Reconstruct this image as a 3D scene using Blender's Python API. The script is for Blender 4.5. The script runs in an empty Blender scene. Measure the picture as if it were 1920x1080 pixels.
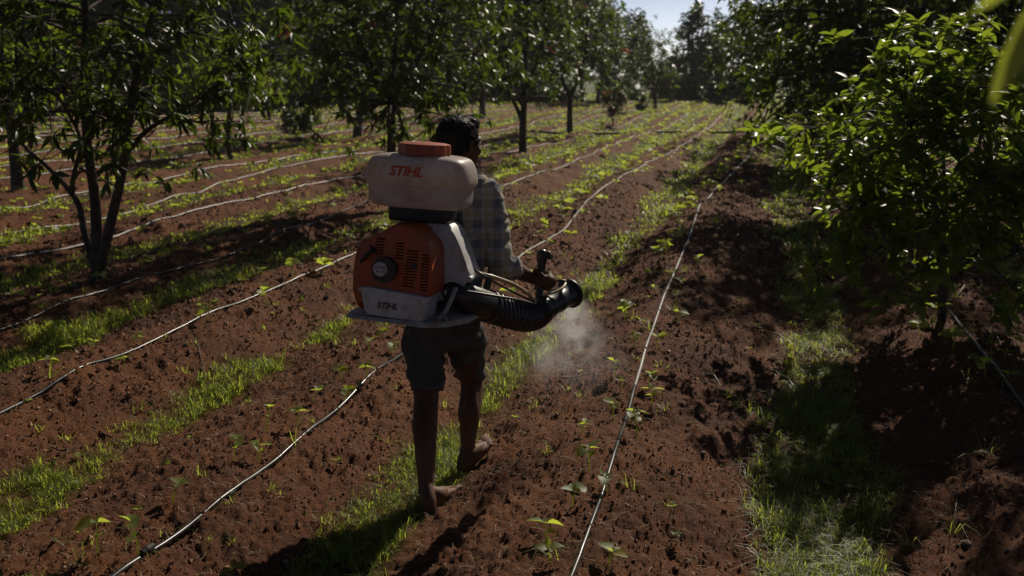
import bpy, bmesh, math, random
import numpy as np
from mathutils import Vector, Matrix

SC = bpy.context.scene
COL = SC.collection
R = math.radians

# ------------------------------------------------------------------ camera
CAM_H, PITCH, FPX = 1.85, R(12.0), 1884.0
cam_d = bpy.data.cameras.new('camera')
cam = bpy.data.objects.new('camera', cam_d)
COL.objects.link(cam)
cam.location = (0, 0, CAM_H)
cam.rotation_euler = (R(90) - PITCH, 0, 0)
cam_d.sensor_width = 36.0
cam_d.lens = FPX / 1920.0 * 36.0
cam_d.clip_start, cam_d.clip_end = 0.05, 6000
cam_d.dof.use_dof = True
cam_d.dof.focus_distance = 4.25
cam_d.dof.aperture_fstop = 3.2
SC.camera = cam

# ------------------------------------------------------------------ light
SUN_AZ, SUN_EL = R(26.7), R(35.0)
world = bpy.data.worlds.new('World')
SC.world = world
world.use_nodes = True
wn = world.node_tree
bg = wn.nodes['Background']
sky = wn.nodes.new('ShaderNodeTexSky')
sky.sky_type = 'NISHITA'
sky.sun_disc = False
sky.sun_elevation = SUN_EL
sky.sun_rotation = SUN_AZ
sky.air_density, sky.dust_density, sky.ozone_density = 0.4, 0.6, 1.6
# pale haze low over the horizon, the same all round
tcw = wn.nodes.new('ShaderNodeTexCoord'); spw = wn.nodes.new('ShaderNodeSeparateXYZ'); wn.links.new(tcw.outputs['Generated'], spw.inputs[0])
mrw = wn.nodes.new('ShaderNodeMapRange'); mrw.interpolation_type = 'SMOOTHSTEP'
mrw.inputs[1].default_value = 0.02; mrw.inputs[2].default_value = 0.17; mrw.inputs[3].default_value = 2.2; mrw.inputs[4].default_value = 1.0
wn.links.new(spw.outputs['Z'], mrw.inputs[0])
hzm = wn.nodes.new('ShaderNodeVectorMath'); hzm.operation = 'SCALE'
wn.links.new(sky.outputs[0], hzm.inputs[0]); wn.links.new(mrw.outputs[0], hzm.inputs['Scale'])
wn.links.new(hzm.outputs[0], bg.inputs[0])
bg.inputs[1].default_value = 0.05
sun_d = bpy.data.lights.new('sun', 'SUN')
sun_d.energy = 5.0
sun_d.angle = R(0.53)
sun_d.color = (1.0, 0.90, 0.74)
sun = bpy.data.objects.new('sun', sun_d)
COL.objects.link(sun)
SDIR = Vector((math.sin(SUN_AZ) * math.cos(SUN_EL), math.cos(SUN_AZ) * math.cos(SUN_EL), math.sin(SUN_EL)))
sun.rotation_euler = SDIR.to_track_quat('Z', 'Y').to_euler()
sun.location = SDIR * 60
SC.view_settings.view_transform = 'Standard'
SC.view_settings.look = 'None'
SC.view_settings.gamma = 1.0
SC.view_settings.use_curve_mapping = False
SC.view_settings.exposure = -0.30
SC.render.engine = 'CYCLES'
SC.cycles.max_bounces = 8
SC.cycles.transparent_max_bounces = 8
SC.cycles.volume_bounces = 2
SC.cycles.use_denoising = True
SC.cycles.denoiser = 'OPENIMAGEDENOISE'
SC.cycles.denoising_input_passes = 'RGB_ALBEDO_NORMAL'
SC.cycles.denoising_prefilter = 'NONE'
SC.cycles.sample_clamp_indirect = 4.0

# ------------------------------------------------------------------ helpers
def ray(px, py):
    x, y = (px - 960) / FPX, -(py - 540) / FPX
    return (x, math.cos(PITCH) + y * math.sin(PITCH), -math.sin(PITCH) + y * math.cos(PITCH))
def at(px, py, Y):
    d = ray(px, py); t = Y / d[1]
    return Vector((d[0] * t, Y, CAM_H + d[2] * t))
def onground(px, py, z=0.04):
    d = ray(px, py); t = (z - CAM_H) / d[2]
    return (d[0] * t, d[1] * t)

ROW = math.atan((1450 - 960) / 1926.0)
cR, sR = math.cos(ROW), math.sin(ROW)
def uv(x, y): return x * cR - y * sR, x * sR + y * cR
def xy(u, v): return u * cR + v * sR, -u * sR + v * cR

def hash2(ix, iy, seed):
    h = (ix.astype(np.int64) * 374761393 + iy.astype(np.int64) * 668265263 + seed * 974711) & 0x7fffffff
    h = ((h ^ (h >> 13)) * 1274126177) & 0x7fffffff
    h = ((h ^ (h >> 16)) * 2246822519) & 0x7fffffff
    return ((h ^ (h >> 15)) & 0xffff) / 65535.0
def noise(x, y, seed=0):
    ix, iy = np.floor(x), np.floor(y)
    fx, fy = x - ix, y - iy
    fx = fx * fx * (3 - 2 * fx); fy = fy * fy * (3 - 2 * fy)
    a = hash2(ix, iy, seed); b = hash2(ix + 1, iy, seed); c = hash2(ix, iy + 1, seed); d = hash2(ix + 1, iy + 1, seed)
    return (a + (b - a) * fx) * (1 - fy) + (c + (d - c) * fx) * fy * 1.0   # 0..1

def tag(o, label=None, cat=None, group=None, kind=None):
    if label: o['label'] = label
    if cat: o['category'] = cat
    if group: o['group'] = group
    if kind: o['kind'] = kind
    return o
def empty(name, loc=(0, 0, 0), label=None, cat=None, group=None):
    o = bpy.data.objects.new(name, None); COL.objects.link(o)
    o.location = loc; o.empty_display_size = 0.1
    return tag(o, label, cat, group)
def link(name, me, parent=None, local=True):
    o = bpy.data.objects.new(name, me); COL.objects.link(o)
    if parent is not None:
        o.parent = parent
        if not local:      # data given in world coordinates
            o.matrix_parent_inverse = Matrix.Translation(-Vector(parent.location))
    return o
def np_mesh(name, V, F, mat, smooth=True, tint=None):
    me = bpy.data.meshes.new(name)
    V = np.ascontiguousarray(V, dtype=np.float32); F = np.ascontiguousarray(F, dtype=np.int32)
    k = F.shape[1]
    me.vertices.add(len(V)); me.vertices.foreach_set('co', V.ravel())
    me.loops.add(F.size); me.loops.foreach_set('vertex_index', F.ravel())
    me.polygons.add(len(F))
    me.polygons.foreach_set('loop_start', np.arange(0, F.size, k, dtype=np.int32))
    me.polygons.foreach_set('use_smooth', np.full(len(F), smooth, dtype=bool))
    me.update(calc_edges=True)
    if tint is not None:
        a = me.attributes.new('tint', 'FLOAT', 'POINT')
        a.data.foreach_set('value', np.ascontiguousarray(tint, dtype=np.float32))
    me.validate()
    if mat: me.materials.append(mat)
    return me
def pd_mesh(name, V, F, mat, smooth=True):
    me = bpy.data.meshes.new(name)
    me.from_pydata([tuple(v) for v in V], [], F)
    me.update()
    if smooth:
        me.polygons.foreach_set('use_smooth', [True] * len(me.polygons))
    if mat: me.materials.append(mat)
    return me

# ------------------------------------------------------------------ materials
def mat(name):
    m = bpy.data.materials.new(name); m.use_nodes = True
    return m, m.node_tree, m.node_tree.nodes['Principled BSDF']
def N(nt, t, **kw):
    n = nt.nodes.new(t)
    for k, v in kw.items(): setattr(n, k, v)
    return n
def ramp(nt, stops, src):
    r = N(nt, 'ShaderNodeValToRGB')
    e = r.color_ramp.elements
    while len(e) < len(stops): e.new(0.5)
    for el, (p, c) in zip(e, stops):
        el.position = p; el.color = (*c, 1) if len(c) == 3 else c
    nt.links.new(src, r.inputs[0])
    return r.outputs[0]
def tex(nt, scale, detail=4, rough=0.6, coord='Object', kind='NOISE'):
    tc = N(nt, 'ShaderNodeTexCoord')
    if kind == 'NOISE':
        t = N(nt, 'ShaderNodeTexNoise'); t.inputs['Detail'].default_value = detail; t.inputs['Roughness'].default_value = rough
    else:
        t = N(nt, 'ShaderNodeTexVoronoi')
    t.inputs['Scale'].default_value = scale
    nt.links.new(tc.outputs[coord], t.inputs['Vector'])
    return t.outputs[0]
def bump(nt, b, src, strength, dist):
    n = N(nt, 'ShaderNodeBump'); n.inputs['Strength'].default_value = strength; n.inputs['Distance'].default_value = dist
    nt.links.new(src, n.inputs['Height']); nt.links.new(n.outputs[0], b.inputs['Normal'])
def simple(name, c1, c2, scale=20, rough=0.6, bumpd=0.0, spec=0.5, metallic=0.0, detail=5, lo=0.35, hi=0.65):
    m, nt, b = mat(name)
    t = tex(nt, scale, detail)
    nt.links.new(ramp(nt, [(lo, c1), (hi, c2)], t), b.inputs['Base Color'])
    b.inputs['Roughness'].default_value = rough
    b.inputs['Specular IOR Level'].default_value = spec
    b.inputs['Metallic'].default_value = metallic
    if bumpd: bump(nt, b, t, 0.6, bumpd)
    return m
def leafmat(name, dark, light, trans, rough=0.35, wt=0.45, red=None, spec=0.5, red_at=0.96):
    m, nt, b = mat(name)
    at_ = N(nt, 'ShaderNodeAttribute', attribute_name='tint')
    stops = [(0.0, dark), (0.92, light)]
    tstops = [(0.0, tuple(c * 0.7 for c in trans)), (0.92, trans)]
    if red:
        stops += [(red_at, red)]; tstops += [(red_at, tuple(min(1, c * 1.8) for c in red))]
    col = ramp(nt, stops, at_.outputs['Fac'])
    tcol = ramp(nt, tstops, at_.outputs['Fac'])
    nt.links.new(col, b.inputs['Base Color'])
    b.inputs['Roughness'].default_value = rough
    b.inputs['Specular IOR Level'].default_value = spec
    tr = N(nt, 'ShaderNodeBsdfTranslucent'); nt.links.new(tcol, tr.inputs[0])
    mx = N(nt, 'ShaderNodeMixShader'); mx.inputs[0].default_value = wt
    nt.links.new(b.outputs[0], mx.inputs[1]); nt.links.new(tr.outputs[0], mx.inputs[2])
    nt.links.new(mx.outputs[0], nt.nodes['Material Output'].inputs[0])
    return m

M = {}
M['bark'] = simple('bark', (0.035, 0.026, 0.020), (0.10, 0.080, 0.065), 14, 0.85, 0.008, 0.2)
M['mango'] = leafmat('mango_leaf', (0.011, 0.023, 0.006), (0.024, 0.046, 0.010), (0.18, 0.28, 0.02), 0.40, 0.36, (0.20, 0.055, 0.028), spec=.38)
M['mango_pale'] = leafmat('mango_leaf_pale', (0.016, 0.032, 0.008), (0.032, 0.060, 0.013), (0.42, 0.56, 0.04), 0.40, 0.48, (0.24, 0.07, 0.035), spec=.4)
M['mango_red'] = leafmat('mango_leaf_flush', (0.03, 0.055, 0.016), (0.05, 0.085, 0.022), (0.18, 0.26, 0.04), 0.34, 0.36, (0.32, 0.09, 0.06), red_at=0.93)
M['far'] = leafmat('far_leaf', (0.016, 0.030, 0.011), (0.034, 0.058, 0.020), (0.11, 0.17, 0.035), 0.45, 0.3)
M['grass'] = leafmat('grass_blade', (0.09, 0.14, 0.022), (0.16, 0.21, 0.04), (0.60, 0.70, 0.08), 0.45, 0.65, (0.20, 0.15, 0.07), red_at=0.97)
M['seed'] = leafmat('seedling_leaf', (0.09, 0.15, 0.03), (0.15, 0.21, 0.05), (0.62, 0.72, 0.07), 0.5, 0.62, (0.30, 0.26, 0.03))
M['straw'] = simple('straw', (0.16, 0.12, 0.07), (0.30, 0.23, 0.14), 30, 0.8)
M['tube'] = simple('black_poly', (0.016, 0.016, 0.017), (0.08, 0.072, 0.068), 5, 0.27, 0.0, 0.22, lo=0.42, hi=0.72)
M['tube_pale'] = simple('pale_poly', (0.13, 0.115, 0.108), (0.30, 0.265, 0.25), 3, 0.40, 0.0, 0.45)  # pale grey, also standing in for the bright sheen of distant tubes
M['pipe'] = simple('main_pipe', (0.012, 0.012, 0.012), (0.03, 0.027, 0.025), 6, 0.6, 0.0, 0.2)
M['twig'] = simple('dry_twig', (0.05, 0.035, 0.025), (0.13, 0.09, 0.06), 40, 0.9)
M['stone'] = simple('stone', (0.10, 0.065, 0.05), (0.22, 0.17, 0.14), 60, 0.9, 0.002)

# ground: red soil, green cover in the furrows and on the far field
m, nt, b = mat('soil')
geo = N(nt, 'ShaderNodeNewGeometry')
t1 = tex(nt, 1.3, 6, 0.62); t2 = tex(nt, 55, 5, 0.7); t3 = tex(nt, 240, 3, 0.7)
c = ramp(nt, [(0.22, (0.088, 0.033, 0.014)), (0.5, (0.19, 0.068, 0.025)), (0.78, (0.30, 0.122, 0.048))], t1)
c2 = ramp(nt, [(0.3, (0.45, 0.42, 0.40)), (0.60, (1, 1, 1)), (0.74, (1.7, 1.75, 1.7))], t2)
mul = N(nt, 'ShaderNodeMix', data_type='RGBA', blend_type='MULTIPLY'); mul.inputs[0].default_value = 1
nt.links.new(c, mul.inputs[6]); nt.links.new(c2, mul.inputs[7])
ga = N(nt, 'ShaderNodeAttribute', attribute_name='tint')
gcol = ramp(nt, [(0.3, (0.05, 0.075, 0.02)), (0.7, (0.11, 0.13, 0.035))], t2)
mg = N(nt, 'ShaderNodeMix', data_type='RGBA')
nt.links.new(ga.outputs['Fac'], mg.inputs[0]); nt.links.new(mul.outputs[2], mg.inputs[6]); nt.links.new(gcol, mg.inputs[7])
nt.links.new(mg.outputs[2], b.inputs['Base Color'])
b.inputs['Roughness'].default_value = 0.9; b.inputs['Specular IOR Level'].default_value = 0.25
ad = N(nt, 'ShaderNodeMath', operation='ADD'); nt.links.new(t2, ad.inputs[0])
md = N(nt, 'ShaderNodeMath', operation='MULTIPLY'); nt.links.new(t3, md.inputs[0]); md.inputs[1].default_value = 0.4
nt.links.new(md.outputs[0], ad.inputs[1])
bump(nt, b, ad.outputs[0], 1.0, 0.03)
M['soil'] = m
M['clod'] = simple('soil_clod', (0.055, 0.021, 0.010), (0.24, 0.10, 0.048), 28, 0.85, 0.003, 0.35)
nt = M['clod'].node_tree; a_ = N(nt, 'ShaderNodeAttribute', attribute_name='tint')
nt.links.new(ramp(nt, [(0, (.05, .02, .01)), (.6, (.17, .064, .028)), (.9, (.30, .14, .07)), (1, (.42, .27, .17))], a_.outputs['Fac']), nt.nodes['Principled BSDF'].inputs['Base Color'])

# ------------------------------------------------------------------ drip lines and the ground they lie on
LINES = {
 0: [(1650,420),(1710,510),(1780,600),(1850,695),(1920,790)],
 1: [(1085,1080),(1150,890),(1182,760),(1215,640),(1255,525),(1290,450),(1310,390),(1340,360),(1400,300),(1420,268)],
 2: [(255,1075),(430,945),(600,800),(755,670),(975,490),(1065,430),(1110,370),(1200,320),(1260,290),(1310,255)],
 3: [(0,787),(100,740),(250,665),(400,595),(500,555),(600,512),(670,485),(935,358),(1050,320),(1160,270),(1250,235),(1340,193)],
 4: [(0,612),(200,540),(350,497),(450,465),(680,385),(895,305),(980,285),(1070,262),(1180,228)],
 5: [(0,490),(210,440),(350,400),(480,370),(670,330)],
 6: [(0,430),(220,390),(400,345),(600,300),(700,287)],
 7: [(0,382),(220,342),(400,310),(640,275),(720,265)]}
UC = {0: 1.38, 1: -0.72, 2: -2.25, 3: -3.92, 4: -5.5, 5: -7.3, 6: -8.95, 7: -10.7}
for k in range(8, 24): UC[k] = -10.7 - (k - 7) * 1.72
for k in range(1, 8): UC[-k] = 1.38 + k * 1.75
KS = sorted(UC, key=lambda k: UC[k])
UA = np.array([UC[k] for k in KS])
LV = {}
for k, pts in LINES.items():
    q = sorted([uv(*onground(*p, z=0.13))[::-1] for p in pts])
    LV[k] = (np.array([a for a, _ in q]), np.array([b_ for _, b_ in q]))
def line_u(k, v):
    v = np.asarray(v, dtype=float)
    wob = 0.05 * (noise(v / 2.3 + 50 * k, v * 0 + 3.3, 11) - 0.5) + 0.14 * (noise(v / 9.0 + 50 * k, v * 0 + 1.7, 12) - 0.5)
    if k in LV:
        V, U = LV[k]
        base = sum(np.interp(v + dv, V, U) for dv in (-0.5, -0.25, 0, 0.25, 0.5)) / 5
        return base + 0.4 * wob
    return UC[k] + 2.0 * wob

FIELD_END = 66.0
def cover(x, y):
    """0..1: how grassy the ground is"""
    u, v = uv(x, y)
    mids = (UA[1:] + UA[:-1]) / 2
    i = np.clip(np.searchsorted(mids, u), 0, len(UA) - 1)
    d = u - UA[i]
    i2 = np.clip(np.where(d > 0, i + 1, i - 1), 0, len(UA) - 1)
    half = np.maximum(np.abs(UA[i2] - UA[i]) / 2, 0.5)
    rel = np.minimum(np.abs(d) / half, 1.0)                       # 0 at the tube, 1 in the furrow
    n1 = noise(u / 0.9 + 9, v / 2.2, 21); n2 = noise(u / 0.3, v / 0.5, 22)
    far = np.clip((v - 8) / 18, 0, 1)
    lush = np.interp(u, [-30, -6.4, -4.7, -3.1, -1.5, 0.35, 1.4, 8], [.14, .15, .21, .01, .05, .07, .0, .08])     # some furrows are greener
    th = 0.84 - lush - 0.27 * far - 0.36 * (n1 - 0.5) - 0.30 * (n2 - 0.5)
    g = np.clip((rel - th) / 0.13, 0, 1)
    right = np.clip((u - 1.9) / 0.5, 0, 1)
    g = np.maximum(g, right * np.clip((n1 - 0.45) / 0.2, 0, 1) * 0.7)
    out = np.clip((y - FIELD_END) / 2.0, 0, 1)
    return np.maximum(g, out)
def ground_z(x, y):
    x = np.asarray(x, dtype=float); y = np.asarray(y, dtype=float)
    u, v = uv(x, y)
    mids = (UA[1:] + UA[:-1]) / 2
    i = np.clip(np.searchsorted(mids, u), 0, len(UA) - 1)
    d = u - UA[i]
    i2 = np.clip(np.where(d > 0, i + 1, i - 1), 0, len(UA) - 1)
    half = np.maximum(np.abs(UA[i2] - UA[i]) / 2, 0.5)
    rel = np.clip(np.abs(d) / half, 0, 1)
    infield = np.clip((FIELD_END + 2 - y) / 4, 0, 1) * np.clip((np.hypot(x, y) < 90) * 1.0, 0, 1)
    bed = 0.165 * (0.5 + 0.5 * np.cos(np.pi * rel ** 1.15))
    w = 0.35 + 0.65 * np.sin(np.pi * np.clip(rel, 0.05, 1) ** 0.8) ** 1.0
    n = 0.050 * (noise(x / 0.62, y / 0.62, 1) - 0.5) + 0.050 * (noise(x / 0.25, y / 0.25, 2) - 0.5) * w
    a = np.abs(noise(x / 0.13, y / 0.13, 3) - 0.5) * 2
    n = n + 0.022 * (a - 0.4) * w + 0.019 * (np.abs(noise(x / 0.06, y / 0.06, 4) - 0.5) * 2 - .4) * w + 0.024 * (noise(x / 0.028, y / 0.028, 5) - 0.5) + 0.013 * (noise(x / 0.013, y / 0.013, 9) - 0.5)
    n = n + 0.055 * (noise(x / 0.42 + 7, y / 0.42, 6) - 0.5) * w
    roll = 0.16 * (noise(x / 7.0 + 4, y / 7.0, 7) - 0.5) * np.clip((y - 6) / 10, 0, 1)
    return (bed + n) * infield + roll + (1 - infield) * 0.6 * (noise(x / 30, y / 30, 8) - 0.5)
def gz(x, y): return float(ground_z(np.array([x]), np.array([y]))[0])

# ground sheet: polar grid, fine where the field lies before the camera
rad = np.concatenate([[0.0, 0.6, 1.2, 1.7], np.geomspace(2.1, 75, 560), np.geomspace(80, 4000, 26)])
half_f = 38
ang = np.concatenate([np.linspace(-half_f, half_f, 640), np.linspace(half_f, 360 - half_f, 60)[1:-1]])
A, RR = np.meshgrid(np.radians(ang), rad)
GX, GY = RR * np.sin(A), RR * np.cos(A)
GZ = ground_z(GX.ravel(), GY.ravel())
nA, nR = len(ang), len(rad)
idx = np.arange(nR * nA).reshape(nR, nA)
nx = np.roll(idx, -1, axis=1)
F = np.stack([idx[:-1], nx[:-1], nx[1:], idx[1:]], -1).reshape(-1, 4)[:, ::-1]
cov = cover(GX.ravel(), GY.ravel())
far_w = np.clip((RR.ravel() - 7) / 20, 0.25, 0.8)
outw = np.clip((GY.ravel() - FIELD_END) / 2, 0, 1)
me = np_mesh('ground', np.stack([GX.ravel(), GY.ravel(), GZ], 1), F, M['soil'], True, np.maximum(cov * far_w, outw))
tag(link('ground', me), 'red laterite farm soil ridged into long crop beds', kind='structure')

# ------------------------------------------------------------------ tubes
def frames(P):
    P = [Vector(p) for p in P]
    T = []
    for i in range(len(P)):
        a, b_ = P[max(i - 1, 0)], P[min(i + 1, len(P) - 1)]
        t = (b_ - a); T.append(t.normalized() if t.length > 1e-9 else Vector((0, 0, 1)))
    up = Vector((0, 0, 1)) if abs(T[0].z) < 0.9 else Vector((1, 0, 0))
    n = (up - T[0] * up.dot(T[0])).normalized()
    out = []
    for t in T:
        n = (n - t * n.dot(t))
        n = n.normalized() if n.length > 1e-6 else t.orthogonal().normalized()
        out.append((t, n, t.cross(n)))
    return P, out
def sweep(P, r, sides=8, V=None, F=None, cap=True, sq=1.0):
    """tube along P with radius r (number or list); appends into V, F"""
    V = [] if V is None else V; F = [] if F is None else F
    P, fr = frames(P)
    if not hasattr(r, '__len__'): r = [r] * len(P)
    o = len(V)
    for p, (t, n, b_), ri in zip(P, fr, r):
        for j in range(sides):
            a = 2 * math.pi * j / sides
            V.append(tuple(p + n * (math.cos(a) * ri * sq) + b_ * (math.sin(a) * ri)))
    for i in range(len(P) - 1):
        for j in range(sides):
            k = (j + 1) % sides
            F.append((o + i * sides + j, o + i * sides + k, o + (i + 1) * sides + k, o + (i + 1) * sides + j))
    if cap:
        F.append(tuple(o + j for j in range(sides))[::-1])
        F.append(tuple(o + (len(P) - 1) * sides + j for j in range(sides)))
    return V, F
def catmull(P, n=6):
    P = [Vector(p) for p in P]
    Q = [P[0] * 2 - P[1]] + P + [P[-1] * 2 - P[-2]]
    out = []
    for i in range(1, len(Q) - 2):
        for s in range(n):
            t = s / n
            out.append(0.5 * ((2 * Q[i]) + (Q[i + 1] - Q[i - 1]) * t + (2 * Q[i - 1] - 5 * Q[i] + 4 * Q[i + 1] - Q[i + 2]) * t * t + (-Q[i - 1] + 3 * Q[i] - 3 * Q[i + 1] + Q[i + 2]) * t ** 3))
    out.append(P[-1])
    return out

TUBE_LABEL = {
 0: 'black drip tube passing the foot of the leafy right tree',
 1: 'shiny drip tube running up from bottom centre, to the right of the walking man',
 2: 'shiny black drip tube from bottom left that passes behind the walking man',
 3: 'black drip tube left of the man, meeting the backpack at engine height',
 4: 'shaded black drip tube passing the foot of the three stemmed left tree',
 5: 'pale drip tube just behind the foot of the three stemmed left tree',
 6: 'second pale drip tube behind the three stemmed left tree',
 7: 'third pale drip tube behind the three stemmed left tree'}
ORD = {8: 'fourth', 9: 'fifth', 10: 'sixth', 11: 'seventh', 12: 'eighth', 13: 'ninth', 14: 'tenth', 15: 'eleventh', 16: 'twelfth', 17: 'thirteenth', 18: 'fourteenth', 19: 'fifteenth'}
line_pts = {}
for k in [-1] + list(range(0, 20)):
    v0 = {0: 1.2, 1: 1.5, 2: 1.0, 3: 1.5, 4: 2, -1: 4}.get(k, max(2.0, -UC[k] * 0.8))
    v1 = {0: 62, 1: 62, -1: 40}.get(k, 66 if k < 8 else 62 + 0.3 * UC[k])
    n = int((v1 - v0) / 0.1)
    vs = v0 + (v1 - v0) * (np.linspace(0, 1, n) ** 1.35)
    us = line_u(k, vs)
    x, y = xy(us, vs)
    z = ground_z(x, y)
    kern = np.ones(7) / 7
    z = np.convolve(np.pad(z, 3, mode='edge'), kern, mode='valid')
    r = 0.0105 if k <= 4 else 0.0125
    pts = [(a, b_, c_ + r * 0.9) for a, b_, c_ in zip(x, y, z)]
    line_pts[k] = (vs, us)
    rr = [r * (1 + 0.02 * d / 6.0) if False else r + 0.00010 * max(0, d - 8) for d in vs]
    o = pts[0]
    V, F = sweep([(a - o[0], b_ - o[1], c_ - o[2]) for a, b_, c_ in pts], rr, 8 if k in (1, 2, 3) else 6)
    ob = link('drip_tube', pd_mesh('drip_tube', V, F, M['tube'] if k in (0, 1, 2, 3, 4) else M['tube_pale']))
    ob.location = o
    if k in (1, 2, 3, 4):            # far stretches paled with dust grey, their bright sheen put into the colour
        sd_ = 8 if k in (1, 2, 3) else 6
        ob.data.materials.append(M['tube_pale'])
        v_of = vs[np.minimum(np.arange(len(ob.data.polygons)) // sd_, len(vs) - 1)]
        far_pale = v_of + 3.0 * (noise(v_of / .5, v_of * 0 + k, 91) - .5) > {1: 5.6, 2: 7.0, 3: 7.5, 4: 15}[k]
        ob.data.polygons.foreach_set('material_index', far_pale.astype(np.int32))
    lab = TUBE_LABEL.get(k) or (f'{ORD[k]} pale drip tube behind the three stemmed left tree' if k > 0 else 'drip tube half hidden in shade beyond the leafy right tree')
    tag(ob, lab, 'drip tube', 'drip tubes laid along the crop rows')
# dark mid sections where the near tubes are shiny black, paler beyond: couplers on the near ones
def coupler(px, py, k, label):
    u_, v_ = uv(*onground(px, py, 0.13))
    vs, us = line_pts[k]
    P = []
    for dv in (-0.035, -0.03, -0.012, -0.01, 0.01, 0.012, 0.03, 0.035):
        uu = float(np.interp(v_ + dv, vs, us)); xx, yy = xy(uu, v_ + dv)
        P.append((xx, yy, gz(*xy(float(np.interp(v_, vs, us)), v_)) + 0.0105))
    zc = P[0][2]
    V, F = sweep(P, [0.0115, 0.0135, 0.0135, 0.015, 0.015, 0.0135, 0.0135, 0.0115], 10)
    tag(link('tube_coupler', pd_mesh('tube_coupler', V, F, M['pipe'])), label, 'pipe fitting')
coupler(432, 942, 2, 'black joiner on the shiny drip tube at lower left')
coupler(278, 1062, 2, 'black joiner on the shiny drip tube by the bottom left seedlings')

V, F = [], []
P = []
for px, py in ((985, 246), (1060, 248), (1160, 249), (1260, 246), (1340, 247), (1400, 251), (1500, 256)):
    x, y = onground(px, py, 0.12); P.append((x, y, gz(x, y) + 0.05))
P = catmull(P, 5)
P = [(p[0], p[1], .6 * .12 + .4 * p[2]) for p in P]
sweep(P, 0.034, 10, V, F)
tag(link('main_water_pipe', pd_mesh('main_water_pipe', V, F, M['pipe'])), 'thick black main water pipe lying across the rows in the distance', 'water pipe')

# ------------------------------------------------------------------ foliage
def leaf_tmpl(rows, widths, droop, fold):
    V, F = [], []
    for y, w in zip(rows, widths):
        z = -droop * y * y
        V += [(-w, y, z + fold * w), (0, y, z), (w, y, z + fold * w)]
    for i in range(len(rows) - 1):
        a = 3 * i
        F += [(a, a + 1, a + 4, a + 3), (a + 1, a + 2, a + 5, a + 4)]
    return np.array(V), np.array(F)
LEAF_HI = leaf_tmpl([0, .06, .25, .5, .75, .92, 1.0], [.012, .03, .105, .135, .105, .045, .004], .30, .45)
LEAF_WIDE = (LEAF_HI[0] * np.array([1.3, 1, .85]), LEAF_HI[1])
LEAF_MID = leaf_tmpl([0, .2, .55, .85, 1.0], [.015, .10, .14, .07, .004], .28, .4)
LEAF_LO = leaf_tmpl([0, .5, 1.0], [.03, .17, .01], .3, .3)
def leaf_far():
    V = np.array([(0, 0, 0), (.22, .5, -.04), (0, 1, -.25), (-.22, .5, -.04)])
    return V, np.array([(0, 1, 2, 3)])
LEAF_FAR = leaf_far()
def norm(a): return a / np.maximum(np.linalg.norm(a, axis=-1, keepdims=True), 1e-9)
def orient(d, rng, roll=0.5):
    up = np.tile([0, 0, 1.0], (len(d), 1)) + rng.normal(0, 0.15, d.shape)
    n = norm(up - d * np.sum(up * d, 1, keepdims=True))
    s = np.cross(d, n)
    a = rng.normal(0, roll, (len(d), 1))
    n2 = n * np.cos(a) + s * np.sin(a)
    return np.stack([np.cross(d, n2), d, n2], -1)         # columns
def scatter(tmpl, pos, B, sc):
    T, Fq = tmpl
    V = np.einsum('lij,nj->lni', B, T) * sc[:, None, None] + pos[:, None, :]
    F = Fq[None] + (np.arange(len(pos)) * len(T))[:, None, None]
    return V.reshape(-1, 3), F.reshape(-1, Fq.shape[1])

def whorls(tips, dirs, nleaf, length, rng, droop=0.35, spread=(0.6, 1.75), back=0.10):
    L = len(tips) * nleaf
    t = np.repeat(tips, nleaf, 0); dr = np.repeat(norm(dirs), nleaf, 0)
    az = (np.tile(np.arange(nleaf), len(tips)) * 2.4 + np.repeat(rng.uniform(0, 6.28, len(tips)), nleaf))
    ref = np.where(np.abs(dr[:, 2:3]) < 0.9, np.array([[0, 0, 1.0]]), np.array([[1.0, 0, 0]]))
    e1 = norm(np.cross(dr, ref)); e2 = np.cross(dr, e1)
    rad_ = e1 * np.cos(az)[:, None] + e2 * np.sin(az)[:, None]
    th = rng.uniform(*spread, L)[:, None]
    d = norm(dr * np.cos(th) + rad_ * np.sin(th) + np.array([[0, 0, -1.0]]) * (droop * rng.uniform(0.2, 1.6, (L, 1))))
    pos = t - dr * (rng.uniform(0, 1, (L, 1)) ** 1.5 * back * np.clip(length / .15, .8, 2.5))
    sc = length * rng.uniform(0.6, 1.15, L)
    return pos, d, sc

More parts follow.
